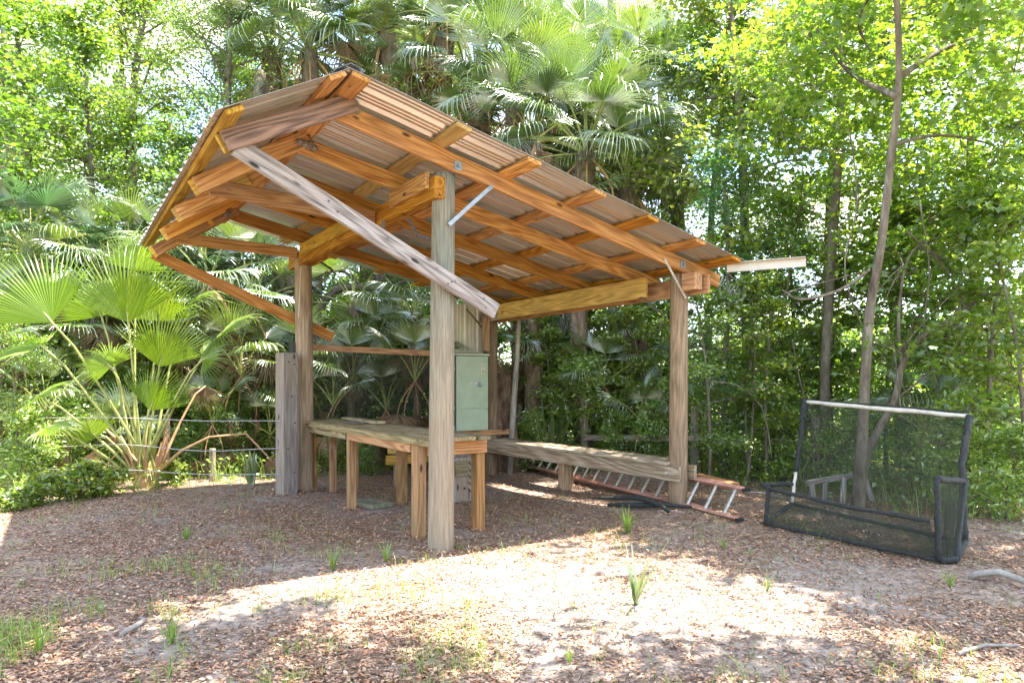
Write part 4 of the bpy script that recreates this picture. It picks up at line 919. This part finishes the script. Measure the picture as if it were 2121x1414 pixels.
FR = {
 'up': [fan_mesh(1, 36, 70, .38, .7, pet=1.0, cup=.9, missing=.05), fan_mesh(2, 36, 75, .36, 1.0, pet=1.0, cup=.9)],
 'mid': [fan_mesh(3, 38, 105, .36, 1.2, pet=1.0, cup=.5), fan_mesh(4, 38, 100, .33, 1.5, pet=1.0, cup=.7), fan_mesh(5, 36, 105, .36, 1.6, pet=1.0, cup=.3)],
 'low': [fan_mesh(6, 36, 110, .30, 1.8, pet=1.0, petbow=.35, cup=.6), fan_mesh(7, 36, 105, .32, 1.6, pet=1.0, petbow=.3, cup=.8)],
 'dead': [fan_mesh(8, 26, 80, .35, 1.3, mat='palm_dead', petmat='petiole_dead', pet=.9, petbow=.5, missing=.12, cup=.6), fan_mesh(9, 24, 70, .3, 1.0, mat='palm_dead', petmat='petiole_dead', pet=.8, petbow=.4, missing=.2, cup=.8)],
 'blue': [fan_mesh(10, 36, 105, .45, .8, mat='palm_blue', pet=1.0), fan_mesh(11, 36, 105, .42, 1.1, mat='palm_blue', pet=1.0)],
}
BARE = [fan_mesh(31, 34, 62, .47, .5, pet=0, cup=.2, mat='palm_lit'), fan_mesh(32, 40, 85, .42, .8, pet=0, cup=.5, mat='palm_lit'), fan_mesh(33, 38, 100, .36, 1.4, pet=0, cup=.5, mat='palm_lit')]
BARE_D = [fan_mesh(34, 26, 75, .35, .8, mat='palm_dead', pet=0, cup=.6)]
PG = 'cabbage palms around the shed'
def palm(px, py, Y, s, n, label, trunk=True, kinds=('up', 'mid', 'low'), dead=3, tr=.16, el0=85, el1=-50, pet=1.0, gy=None, seed=None):
    c = wp(px, py, Y); base = Vector((c.x, c.y, gz(c.x, c.y)-.05)) if trunk else c
    rr = random.Random(seed if seed is not None else int(px*7+py)); e = empty('cabbage_palm' if trunk else 'palmetto', base); tag(e, label, 'palm', PG)
    top = c-base
    if py > 480: tr = .075
    if trunk and top.z > .3:
        g = G(); n_ = 12; lx, ly = rr.uniform(-.3, .3), rr.uniform(-.2, .2)
        pts = [Vector((top.x*t+lx*math.sin(t*3.1), top.y*t+ly*math.sin(t*3.1), top.z*t)) for t in [i/n_ for i in range(n_+1)]]
        g.tube(pts, [tr*(1.15 if i == 0 else rr.uniform(.92, 1.08))*(1.2 if i > n_-3 else 1) for i in range(n_+1)], 10)
        for k in range(16):
            t = 1-k*.022; p = pts[-1].lerp(pts[-3], k/16); a = k*2.4; g.tube([p, p+Vector((math.cos(a)*tr*1.6, math.sin(a)*tr*1.6, .22*s))], [.04, .02], 4)
        g.build('trunk', M['palmbark'], e, True)
    for k in range(n):
        t = (k+.5)/n; el = math.radians(el0+(el1-el0)*t+rr.uniform(-8, 8)); az = k*2.39996+rr.uniform(-.3, .3)
        if k >= n-dead: lib = FR['dead']; el = math.radians(rr.uniform(-85, -60)); nm = 'dead_frond'
        else:
            nm = 'frond'; kk = kinds[0] if t < .3 else (kinds[1] if t < .65 else kinds[2]); lib = FR[kk]
        o = mobj(nm, rr.choice(lib), e); o.location = top
        sc = s*rr.uniform(.85, 1.1); o.scale = (sc, sc, sc); o.rotation_euler = (rr.uniform(-.3, .3), -el+.25, az)
    return e
pl = [
 (560, 110, 15.5, 1.0, 18, 'palm reaching in from behind the roof peak on the left', 3), (800, 70, 15.2, 1.1, 20, 'palm filling the gap between the two crowns over the roof peak', 3), (1130, 215, 14.2, 1.05, 20, 'palm crown behind the middle of the long roof slope', 3), (1390, 290, 14.6, .95, 18, 'palm crown at the left border of the bright trees', 4),
 (640, 110, 15, 1.15, 22, 'palm crown nearest the roof peak, left of the others', 4), (735, 40, 16.5, 1.1, 20, 'palm crown at the top edge above the roof peak', 3), (925, 30, 14.5, 1.2, 22, 'large palm crown at the top edge right of the roof peak', 4),
 (840, 130, 17, 1.0, 18, 'darker palm behind the roof ridge', 3), (985, 165, 13.8, 1.1, 22, 'palm crown just above the upper roof slope', 4), (1065, 225, 13.0, 1.0, 20, 'low palm close above the middle of the roof slope', 3),
 (1205, 190, 16, 1.15, 22, 'upright palm against the blue sky patch', 5), (1290, 215, 17, 1.05, 20, 'tall palm right of the blue sky patch', 5), (1330, 210, 15, 1.05, 20, 'palm with hanging dead leaves right of the sky patch', 7),
 (1100, 300, 12.4, .95, 20, 'palm directly behind the middle of the roof edge', 3), (1215, 320, 12.2, 1.05, 24, 'large palm behind the lower roof edge', 3), (1300, 390, 12.8, .95, 20, 'palm behind the low end of the roof', 4),
 (60, 520, 11.5, 1.0, 20, 'bluish palm at the left edge of the forest', 3), (215, 575, 12.0, 1.05, 20, 'palm behind the big fan leaf of the young palm', 4), (430, 590, 12.0, 1.1, 20, 'palm behind the left rear brace', 5), (350, 640, 12.6, 1.0, 18, 'shaded palm deep behind the young palm', 5),
 (520, 640, 12.2, 1.0, 20, 'drooping palm left of the left rear post', 6), (20, 700, 10.8, 1.0, 16, 'palm half cut by the left edge of the picture', 3),
 (735, 640, 12.6, .95, 20, 'palm framed between the left rear and front posts', 5), (860, 670, 12.4, .95, 18, 'palm left of the front post above the rail', 5), (980, 560, 14, 1.0, 16, 'palm hidden behind the front post', 3),
 (1060, 690, 12.8, .85, 14, 'palm behind the dead stump', 3), (1215, 660, 13.2, 1.0, 14, 'palm with bare brown stalks below the yellowish beam', 8), (1330, 700, 12.8, .8, 14, 'bright palm left of the right front post', 3)]
for px, py, Y, s, n, lab, dd in pl:
    kinds = ('blue', 'blue', 'low') if px in (60, 350, 1060) else ('up', 'mid', 'low')
    if py < 450: palm(px, py, Y, s*1.12, n+9, lab, dead=dd+4, kinds=kinds, pet=1)
    else: palm(px, py, Y, s*.92, n, lab, dead=dd, kinds=kinds)
for px, py, Y, s, n, lab in ((95, 860, 10, .62, 9, 'low palmetto left of the young palm'), (250, 930, 10.2, .55, 8, 'low palmetto behind the young palm stalks'), (440, 880, 11, .6, 8, 'low palmetto with brown leaves behind the wire fence'), (560, 900, 11.4, .55, 7, 'low palmetto behind the short grey post'),
      (690, 840, 11.2, .62, 8, 'upright palmetto seen through the screen at the left'), (800, 850, 11.8, .7, 9, 'palmetto with dead leaves seen through the screen'), (1330, 880, 11.4, .55, 8, 'sunlit palmetto left of the right front post'), (1920, 900, 8.8, .62, 12, 'palmetto behind the right half of the net'),
      (1460, 880, 10.8, .5, 7, 'palmetto between the bench and the cedar'),
      (730, 800, 11.6, .7, 10, 'palmetto with fans spread behind the screen rail'), (860, 790, 11.0, .68, 10, 'dark palmetto just left of the front post'), (780, 740, 12.2, .75, 10, 'bright palmetto above the screen rail'), (1000, 720, 12.6, .7, 9, 'palmetto behind the metal wall strip'), (620, 780, 11.6, .7, 9, 'palmetto behind the left rear post'),
      (1110, 760, 12.6, .7, 9, 'palmetto right of the thin pale trunk'), (1250, 800, 12.0, .65, 9, 'palmetto behind the fence rail middle'), (500, 780, 11.4, .8, 10, 'palmetto with brown fans left of the short grey post'), (380, 760, 11.6, .75, 9, 'palmetto behind the curved brown stalk')):
    palm(px, py, Y, s, n, lab, trunk=False, dead=1 if px not in (440, 800, 500, 860) else 4, el1=5)
# spiky grassy palmetto behind the bench
def spiky(px, py, Y, s, n, label, mat='palm', name='palmetto', cat='palmetto', wid=.022, spread=1.0, group=None, seed=0, up=1.4):
    c = wp(px, py, Y); c.z = gz(c.x, c.y); rr = random.Random(seed+px); e = empty(name, c); tag(e, label, cat, group)
    V = []; F = []
    for k in range(n):
        az = rr.uniform(0, 6.28); d = Vector((math.cos(az)*spread*rr.random(), math.sin(az)*spread*rr.random(), up)).normalized(); ln = s*rr.uniform(.6, 1.05); p = Vector((rr.uniform(-.03, .03)*s, rr.uniform(-.03, .03)*s, 0)); S = d.cross(Vector((0, 0, 1))).normalized(); b = len(V); m_ = 6
        bow = rr.uniform(.1, .9)
        for j in range(m_+1):
            t = j/m_; w_ = wid*s*(1-t**2.2)*(.5+.5*min(1, t*4)); q = p+d*ln*t+Vector((d.x, d.y, -1.1))*bow*ln*t*t*.35
            V += [tuple(q-S*w_), tuple(q+Vector((0, 0, -w_*.4))), tuple(q+S*w_)]
        for j in range(m_):
            for s_ in range(2): a_ = b+j*3+s_; F.append((a_, a_+1, a_+4, a_+3))
    me = bpy.data.meshes.new('blades'); me.from_pydata(V, [], F); me.materials.append(M[mat]); me.update(); mobj('blades', me, e); return e
spiky(1140, 950, 11.6, 1.5, 60, 'spiky grassy palmetto growing behind the start of the bench', spread=1.1)
spiky(1318, 1262, 4.42, .52, 15, 'dark spiky seedling alone in the sunny sand', wid=.02, spread=1.1, up=1.7)
spiky(1300, 1108, 6.5, .36, 34, 'bright grass tuft at the edge of the shade right of the middle', 'grass', 'grass_tuft', 'grass', wid=.014, spread=.9)
spiky(520, 1005, 9.7, .62, 12, 'small upright palm seedling left of the short grey post', wid=.07, spread=.5)
for i, (px, py, Y, s, lab) in enumerate(((690, 1185, 5.3, .26, 'yellow green weed at the shade edge left of the front post'), (800, 1165, 5.6, .24, 'thin grass stalks left of the front post base'), (385, 1120, 6.3, .2, 'small broad green weed in the left shade'), (955, 1138, 5.95, .09, 'tiny yellow green sprout right of the front post base'),
      (1590, 1225, 4.8, .16, 'small weed in the sun right of the spiky seedling'), (1500, 1140, 5.9, .16, 'thin sprout beyond the sunny patch'), (1968, 1215, 4.9, .2, 'small green blades near the net frame corner'), (1180, 1385, 3.5, .12, 'small grass tuft at the bottom centre'), (80, 1350, 3.7, .26, 'tall grass at the bottom left corner'), (355, 1330, 3.8, .26, 'grass tuft at the bottom left of the clearing'))):
    spiky(px, py, Y, s, 16, lab, 'grass', 'weed', 'weed', wid=.03 if i in (2, 3) else .018, spread=.9, seed=i)
# the young cabbage palm at the left with its big fans, each placed on its own stalk
yp0 = Vector((wx(302, 9.6), 9.6, -.02)); yp = empty('young_palm', yp0); tag(yp, 'young cabbage palm with huge bright fan leaves at the left of the clearing', 'palm')
def frond_at(hub_px, tip_px, Yh, radius, lib, nrm=(0, -1, .25), base=None, dY=0.0, pm='petiole', pr=.016, bow=.25):
    hub = wp(hub_px[0], hub_px[1], Yh); tip = wp(tip_px[0], tip_px[1], Yh+dY); X = (tip-hub).normalized(); N_ = Vector(nrm); N_ = (N_-X*N_.dot(X)).normalized(); Yv = N_.cross(X)
    o = mobj('frond', lib, yp); m_ = Matrix((X, Yv, N_)).transposed().to_4x4(); m_ = m_ @ Matrix.Diagonal((radius, radius, radius, 1)); m_.translation = hub-yp0; o.matrix_local = m_
    b = Vector(base) if base is not None else yp0+Vector((rnd.uniform(-.16, .16), rnd.uniform(-.08, .08), .1))
    mid = b.lerp(hub, .5)+Vector((0, 0, bow*.5)); mid2 = b.lerp(hub, .8)+Vector((0, 0, bow*.45))
    g = G(); g.tube([b-yp0, b.lerp(mid, .55)-yp0+Vector((0, 0, bow*.1)), mid-yp0, mid2-yp0, hub-yp0, hub-yp0+X*radius*.28], [pr*1.6, pr*1.3, pr, pr*.9, pr*.8, pr*.3], 7)
    p = g.build('stalk', M[pm], yp, True); return o
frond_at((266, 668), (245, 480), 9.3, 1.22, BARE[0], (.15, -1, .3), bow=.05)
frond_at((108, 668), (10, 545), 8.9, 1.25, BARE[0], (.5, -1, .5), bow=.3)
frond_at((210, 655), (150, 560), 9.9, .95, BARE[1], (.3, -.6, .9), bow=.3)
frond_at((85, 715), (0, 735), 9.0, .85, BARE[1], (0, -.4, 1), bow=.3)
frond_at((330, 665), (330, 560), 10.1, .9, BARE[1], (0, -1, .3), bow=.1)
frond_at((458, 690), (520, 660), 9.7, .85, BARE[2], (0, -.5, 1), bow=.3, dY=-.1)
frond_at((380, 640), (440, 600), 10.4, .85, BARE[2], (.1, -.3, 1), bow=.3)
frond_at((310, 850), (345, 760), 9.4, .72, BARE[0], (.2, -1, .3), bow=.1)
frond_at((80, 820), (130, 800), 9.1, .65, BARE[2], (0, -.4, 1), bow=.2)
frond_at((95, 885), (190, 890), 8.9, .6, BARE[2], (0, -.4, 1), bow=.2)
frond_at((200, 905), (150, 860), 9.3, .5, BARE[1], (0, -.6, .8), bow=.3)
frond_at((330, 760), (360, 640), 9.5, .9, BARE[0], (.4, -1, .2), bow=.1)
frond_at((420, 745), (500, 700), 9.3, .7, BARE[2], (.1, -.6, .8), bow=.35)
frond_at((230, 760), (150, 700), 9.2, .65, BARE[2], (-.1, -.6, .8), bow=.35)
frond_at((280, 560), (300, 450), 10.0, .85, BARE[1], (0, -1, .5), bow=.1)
for hx, hy in ((190, 880), (240, 905)): frond_at((hx, hy), (hx+(hx-300)*.25, hy+60), 9.5, .26, BARE_D[0], (0, -1, .3), pm='petiole_dead', bow=.3, pr=.02)
frond_at((425, 800), (420, 870), 10.2, .45, BARE_D[0], (0, -1, .2), pm='petiole_dead', bow=.35)
frond_at((560, 950), (585, 990), 9.8, .32, BARE_D[0], (0, -1, .2), pm='petiole_dead', bow=.95)
frond_at((170, 950), (220, 985), 9.4, .36, BARE_D[0], (0, -1, .5), pm='petiole_dead', bow=.1)
g = G(); g.tube([(0, 0, -.05), (0, 0, .12), (0, 0, .3)], [.14, .16, .08], 10)
for k in range(14):
    a = k*2.4; g.tube([(math.cos(a)*.08, math.sin(a)*.08, .05), (math.cos(a)*.28, math.sin(a)*.28, .5+.3*rnd.random())], [.03, .01], 4)
g.build('base', M['petiole_dead'], yp)
# Spanish moss strands
def moss(px, py, Y, ln, n, label):
    c = wp(px, py, Y); g = G(); rr = random.Random(px)
    for k in range(n):
        p = Vector((rr.gauss(0, .10), rr.gauss(0, .10), rr.uniform(-.1, .1))); l_ = ln*rr.uniform(.4, 1); pts = [p]
        for j in range(6): pts.append(pts[-1]+Vector((rr.gauss(0, .03), rr.gauss(0, .03), -l_/6)))
        pts = [q*1 for q in pts]; pts = [Vector((q.x*(1-.5*i/6), q.y*(1-.5*i/6), q.z)) for i, q in enumerate(pts)]
        g.tube(pts, [.012, .014, .014, .012, .01, .007, .003], 3, cap=False)
    o = g.build('spanish_moss', M['moss']); o.location = c; tag(o, label, 'moss', 'strands of hanging moss')
for px, py, Y, ln, n, lab in ((1155, -60, 22, 3.4, 60, 'long grey moss strand hanging in the left of the blue sky patch'), (1385, 20, 20, 2.6, 50, 'grey moss hanging beside the tall right trunk'), (1410, 60, 20, 2.4, 50, 'grey moss clump over the bright tree right of the sky'), (1170, 640, 12.6, .8, 30, 'pale moss strand below the yellowish beam'),
      (1270, 640, 12.6, .6, 26, 'short pale moss tuft below the yellowish beam'), (470, 120, 16, 1.2, 40, 'grey moss in the branches left of the roof peak'), (1520, 590, 9.6, .6, 24, 'moss tuft right of the low roof corner'), (245, 150, 16, 1.0, 30, 'grey moss high in the left trees')):
    moss(px, py, Y, ln, n, lab)
# tangled vines at the right
def vine(pts, r, label):
    P = [wp(*p) for p in pts]; o0 = P[0].copy(); g = G(); S = []
    for i in range(len(P)-1):
        p0, p1, p2, p3 = P[max(0, i-1)], P[i], P[i+1], P[min(len(P)-1, i+2)]
        for k in range(6):
            t = k/6; S.append(.5*((2*p1)+(-p0+p2)*t+(2*p0-5*p1+4*p2-p3)*t*t+(-p0+3*p1-3*p2+p3)*t**3)-o0)
    g.tube(S, r, 5); o = g.build('vine', M['bark'], None, True); o.location = o0; tag(o, label, 'vine', 'bare vines hanging at the right')
vine([(1880, 480, 8), (1960, 560, 8.2), (1998, 650, 8.3), (1960, 740, 8.2), (1850, 830, 8)], .012, 'looping bare vine right of the leaning sweetgum')
vine([(1760, 270, 8.6), (1775, 420, 8.4), (1750, 560, 8.4), (1800, 700, 8.6), (1900, 820, 8.8)], .010, 'thin vine crossing the leaning sweetgum trunk')
vine([(1905, 420, 8), (1925, 560, 8), (1915, 700, 8.2), (1960, 850, 8.4)], .009, 'thin hanging vine above the net frame right end')
vine([(1500, 560, 9.8), (1580, 620, 9.8), (1650, 600, 9.6), (1800, 560, 9.2)], .012, 'bare horizontal vine right of the low roof corner')
vine([(1470, 790, 9.3), (1530, 800, 9.3), (1580, 850, 9.4), (1600, 960, 9.4)], .010, 'pale arching twig right of the right front post')
vine([(1640, 700, 9.8), (1660, 800, 9.7), (1690, 900, 9.7), (1650, 1000, 9.7)], .010, 'thin upright stem left of the net frame')
vine([(1560, 720, 10), (1545, 840, 10), (1550, 990, 10)], .022, 'dark thin stem behind the ladder end')
vine([(1600, 640, 10.4), (1585, 820, 10.2), (1590, 1000, 10)], .03, 'dark upright trunk left of the net tray')
# ------------------------------------------------------------------ fences
fn = empty('wire_fence', (wx(440, 10.4), 10.4, 0)); tag(fn, 'old wire fence with grey posts running left from the short grey post', 'fence')
o0 = fn.location
fpts = [(345, 10.4), (440, 10.2), (140, 10.2), (-40, 9.9)]
for px, Y in fpts:
    x = wx(px, Y); o = roundpost('fence_post', x-o0.x, Y-o0.y, -.1, 1.0 if px != 440 else .5, .05, .045, M['fencewood'], fn, px)
ep = L2W(-.35, 3.7, 0)
for z, sag in ((.98, .02), (.62, .06), (.28, .03)):
    g = G(); a = Vector((ep.x, ep.y, z)); pts = []
    b = Vector((wx(-60, 9.6), 9.6, z+.05))
    for i in range(17): t = i/16; q = a.lerp(b, t); q.z -= sag*math.sin(math.pi*t*2.0)**2; pts.append(q-o0)
    g.tube(pts, .006, 4); g.build('wire', M['wire'], fn)
rf = empty('rail_fence', (wx(1210, 11.9), 11.9, 0)); tag(rf, 'old wooden rail fence behind the bench half hidden by plants', 'fence'); o0 = rf.location
for px, Y, h in ((1210, 11.9, 1.25), (1440, 10.9, 1.1), (1690, 10.2, 1.0), (1075, 12.4, 1.1)):
    roundpost('fence_post', wx(px, Y)-o0.x, Y-o0.y, -.1, h, .075, .07, M['fencewood'], rf, px)
for (a, b) in (((1210, 906, 11.85), (1440, 908, 10.85)), ((1440, 905, 10.85), (1640, 915, 10.3))):
    A_ = wp(*a)-o0; B_ = wp(*b)-o0; board('fence_rail', A_, B_, .10, .06, (0, 0, 1), M['bench'], rf)
# grey trestle behind the net
ts = empty('old_trestle', (wx(1770, 8.6), 8.6, 0)); tag(ts, 'small weathered wooden trestle seen through the net', 'trestle'); o0 = ts.location
board('top_board', wp(1672, 1000, 8.4)-o0, wp(1770, 983, 8.7)-o0, .06, .05, (0, 0, 1), M['grey'], ts)
for a, b in (((1680, 1002, 8.4), (1690, 1065, 8.3)), ((1708, 995, 8.5), (1705, 1068, 8.4)), ((1748, 990, 8.6), (1742, 1075, 8.3)), ((1790, 985, 8.8), (1818, 1080, 8.5))):
    board('leg', wp(*a)-o0, wp(*b)-o0, .06, .04, (1, 0, 0), M['grey'], ts)
# ------------------------------------------------------------------ ground cover
rs = np.random.RandomState(44)
def gz_np(P): return np.array([gz(x, y) for x, y in P])
def scatter_visible(n, y0, y1, power=1.0, xmul=.82):
    u = rs.rand(n); Yv = y0+(y1-y0)*u**power; X = rs.uniform(-xmul, xmul, n)*Yv; return np.stack([X, Yv], 1)
_gx = np.arange(-13, 13.01, .1); _gy = np.arange(1, 17, .1)
_GZ = np.array([[gz(x, y) for x in _gx] for y in _gy])
def gfast(P):
    fx = np.clip((P[:, 0]+13)/.1, 0, len(_gx)-2); fy = np.clip((P[:, 1]-1)/.1, 0, len(_gy)-2); i = fx.astype(int); j = fy.astype(int); a = fx-i; b = fy-j
    return (_GZ[j, i]*(1-a)+_GZ[j, i+1]*a)*(1-b)+(_GZ[j+1, i]*(1-a)+_GZ[j+1, i+1]*a)*b
def flat_leaves(P, lmin, lmax, w, tilt, lift, name, mat, label, curl=.25):
    n = len(P); z = gfast(P)+lift*rs.rand(n)+.003; B = np.column_stack([P, z]); az = rs.uniform(0, 2*np.pi, n)
    d = np.stack([np.cos(az), np.sin(az), rs.normal(0, tilt, n)], 1); d /= np.linalg.norm(d, axis=1)[:, None]
    s = np.stack([-np.sin(az), np.cos(az), rs.normal(0, tilt, n)], 1); nn = np.cross(d, s); nn[nn[:, 2] < 0] *= -1
    L_ = rs.uniform(lmin, lmax, n)[:, None]; Wd = L_*w*rs.uniform(.6, 1.3, n)[:, None]; c = L_*curl*rs.uniform(0, 1, n)[:, None]
    V = np.stack([B, B+d*L_*.35+s*Wd*.5+nn*c*.5, B+d*L_*.7+s*Wd*.38+nn*c*.5, B+d*L_+nn*c*.2, B+d*L_*.7-s*Wd*.38+nn*c*.5, B+d*L_*.35-s*Wd*.5+nn*c*.5], 1)
    V[:, :, 2] = np.maximum(V[:, :, 2], (z-.004)[:, None]); b = np.arange(n)[:, None]*6
    F = np.concatenate([b+np.array([[0, 1, 2, 3]]), b+np.array([[0, 3, 4, 5]])])
    o = mobj(name, mesh_np(name, V.reshape(-1, 3), F, mat)); tag(o, label, 'litter', kind='stuff')
P = scatter_visible(300000, 2.3, 12.0, 1.25)
den = np.array([noise.noise(Vector((x*.9, y*.9, 2)))+.6*noise.noise(Vector((x*3.1, y*3.1, 5))) for x, y in P[::1]])
sunny = np.exp(-(((P[:, 0]-.8)/2.3)**2+((P[:, 1]-4.5)/1.15)**2))  # mask of the sun patch, litter thinned there to brighten it
P = P[rs.rand(len(P)) < np.clip(.80+den*1.2-.85*sunny, .05, 1)]
flat_leaves(P, .012, .040, .42, .22, .010, 'leaf_litter', M['litter'], 'dry brown and tan leaves strewn over the whole clearing')
P = scatter_visible(50000, 3.0, 7.5, 1.2); sunny = np.exp(-(((P[:, 0]-.9)/2.2)**2+((P[:, 1]-4.6)/1.2)**2)); P = P[rs.rand(len(P)) < sunny]
flat_leaves(P, .010, .028, .45, .25, .008, 'leaf_crumbs', M['litter'], 'small crumbled leaf bits on the pale sunny sand')
P = scatter_visible(40000, 2.3, 10.0, 1.3)
flat_leaves(P, .02, .085, .10, .12, .008, 'twig_litter', M['needle'], 'dark twigs and needles scattered among the dry leaves', .05)
Q = []
for (u, v, r, n_) in ((0, 0, .16, 420), (W_, 0, .15, 300), (0, LEN, .17, 260), (.68, .5, .09, 160), (.04, .52, .10, 160), (.06, 2.36, .08, 120), (-.3, 3.78, .18, 260), (3.0, 2.05, .14, 200), (W_, LEN, .15, 160), (.7, 2.36, .09, 100)):
    p = L2W(u, v); a_ = rs.uniform(0, 2*np.pi, n_); rr_ = r*.75+np.abs(rs.normal(0, r*.9, n_)); Q.append(np.column_stack([p.x+rr_*np.cos(a_), p.y+rr_*np.sin(a_)]))
flat_leaves(np.concatenate(Q), .015, .045, .42, .5, .03, 'leaf_drift', M['litter'], 'dry leaves gathered round the feet of the posts and table legs')
def blades(P, h0, h1, w, name, mat, label, cat, bow=.5):
    n = len(P); z = gfast(P); B = np.column_stack([P, z]); az = rs.uniform(0, 2*np.pi, n); H = rs.uniform(h0, h1, n)[:, None]
    o_ = np.stack([np.cos(az), np.sin(az), np.zeros(n)], 1); s = np.stack([-np.sin(az), np.cos(az), np.zeros(n)], 1); up = np.array([[0, 0, 1.]]); q = rs.uniform(.1, bow, n)[:, None]
    V = np.stack([B-s*w, B+s*w, B+up*H*.55+o_*H*q*.35-s*w*.8, B+up*H*.55+o_*H*q*.35+s*w*.8, B+up*H*.85+o_*H*q*1.2], 1)
    b = np.arange(n)[:, None]*5; F = np.concatenate([b+np.array([[0, 1, 3]]), b+np.array([[0, 3, 2]]), b+np.array([[2, 3, 4]])])
    o = mobj(name, mesh_np(name, V.reshape(-1, 3), F, mat)); tag(o, label, cat, kind='stuff')
# short grass, thicker at the lower left
P = scatter_visible(110000, 2.4, 9.0, 1.2); c = np.array([noise.noise(Vector((x*1.6, y*1.6, 11)))+.5*noise.noise(Vector((x*5, y*5, 1))) for x, y in P])
wt = np.clip((c-.02)*2.2, 0, 1)*np.clip(.10+.9*np.exp(-(((P[:, 0]+2.0)/1.6)**2+((P[:, 1]-3.6)/1.6)**2))+.07*np.exp(-((P[:, 1]-2.9)/.7)**2), 0, 1)
wt = wt*(1-.85*np.exp(-(((P[:, 0]-.8)/2.0)**2+((P[:, 1]-4.6)/1.2)**2)))
P = P[rs.rand(len(P)) < wt]
blades(P, .03, .15, .0022, 'grass', M['grass'], 'sparse green grass growing through the dry leaves', 'grass', 1.0)
# green herbs along the forest edge
Yb = rs.uniform(7.0, 17, 26000); Xb = rs.uniform(-.9, .95, 26000)*Yb
pe = np.interp(Xb/Yb*1414+1060, [0, 560, 1000, 1450, 1650, 2121], [8.1, 9.9, 12.2, 10.4, 9.0, 6.3])
k = (Yb > pe+rs.normal(0, .25, len(Yb))); P = np.column_stack([Xb, Yb])[k]
den = np.array([noise.noise(Vector((x*1.1, y*1.1, 21))) for x, y in P]); P = P[rs.rand(len(P)) < np.clip(.6+den*1.6, .1, 1)]
P3 = np.column_stack([P, gfast(P)+rs.rand(len(P))**1.7*.38]); V, F = leaves_np(P3, rs, (.04, .10), .6, up=1.0)
o = mobj('ground_cover', mesh_np('ground_cover', V, F, M['leaf_shrub'])); tag(o, 'low green herbs covering the ground under the forest edge', 'ground cover', kind='stuff')
blades(P[:9000], .15, .6, .004, 'undergrowth', M['grass'], 'tangled grass and stems along the forest edge', 'undergrowth', 1.2)
P = P[9000:15000]; 
# fallen sticks
def stick(pts, r, label, mat='bark_pale', name='fallen_stick', cat='stick'):
    g = G(); Q = [Vector((x, y, gz(x, y)+z)) for x, y, z in pts]; o0 = Q[0].copy(); g.tube([q-o0 for q in Q], [r*(1-.5*i/len(Q)) for i in range(len(Q))], 6); o = g.build(name, M[mat], None, True); o.location = o0; tag(o, label, cat, 'sticks fallen on the ground')
stick([(wx(2010, 5.1), 5.1, .03), (wx(2070, 5.0), 5.0, .08), (wx(2140, 4.8), 4.8, .05)], .03, 'pale fallen palm stalk at the right edge near the net frame')
stick([(wx(1985, 3.62), 3.62, .02), (wx(2040, 3.75), 3.75, .03), (wx(2110, 3.8), 3.8, .02)], .012, 'grey stick in the bottom right corner')
stick([(wx(1500, 8.6), 8.6, .05), (wx(1580, 8.4), 8.4, .08), (wx(1640, 8.3), 8.3, .03)], .012, 'grey stick between the ladder and the net tray')
stick([(wx(250, 3.95), 3.95, .01), (wx(300, 4.15), 4.15, .03), (wx(290, 4.25), 4.25, .01)], .016, 'broad pale bark strip lying at the lower left')
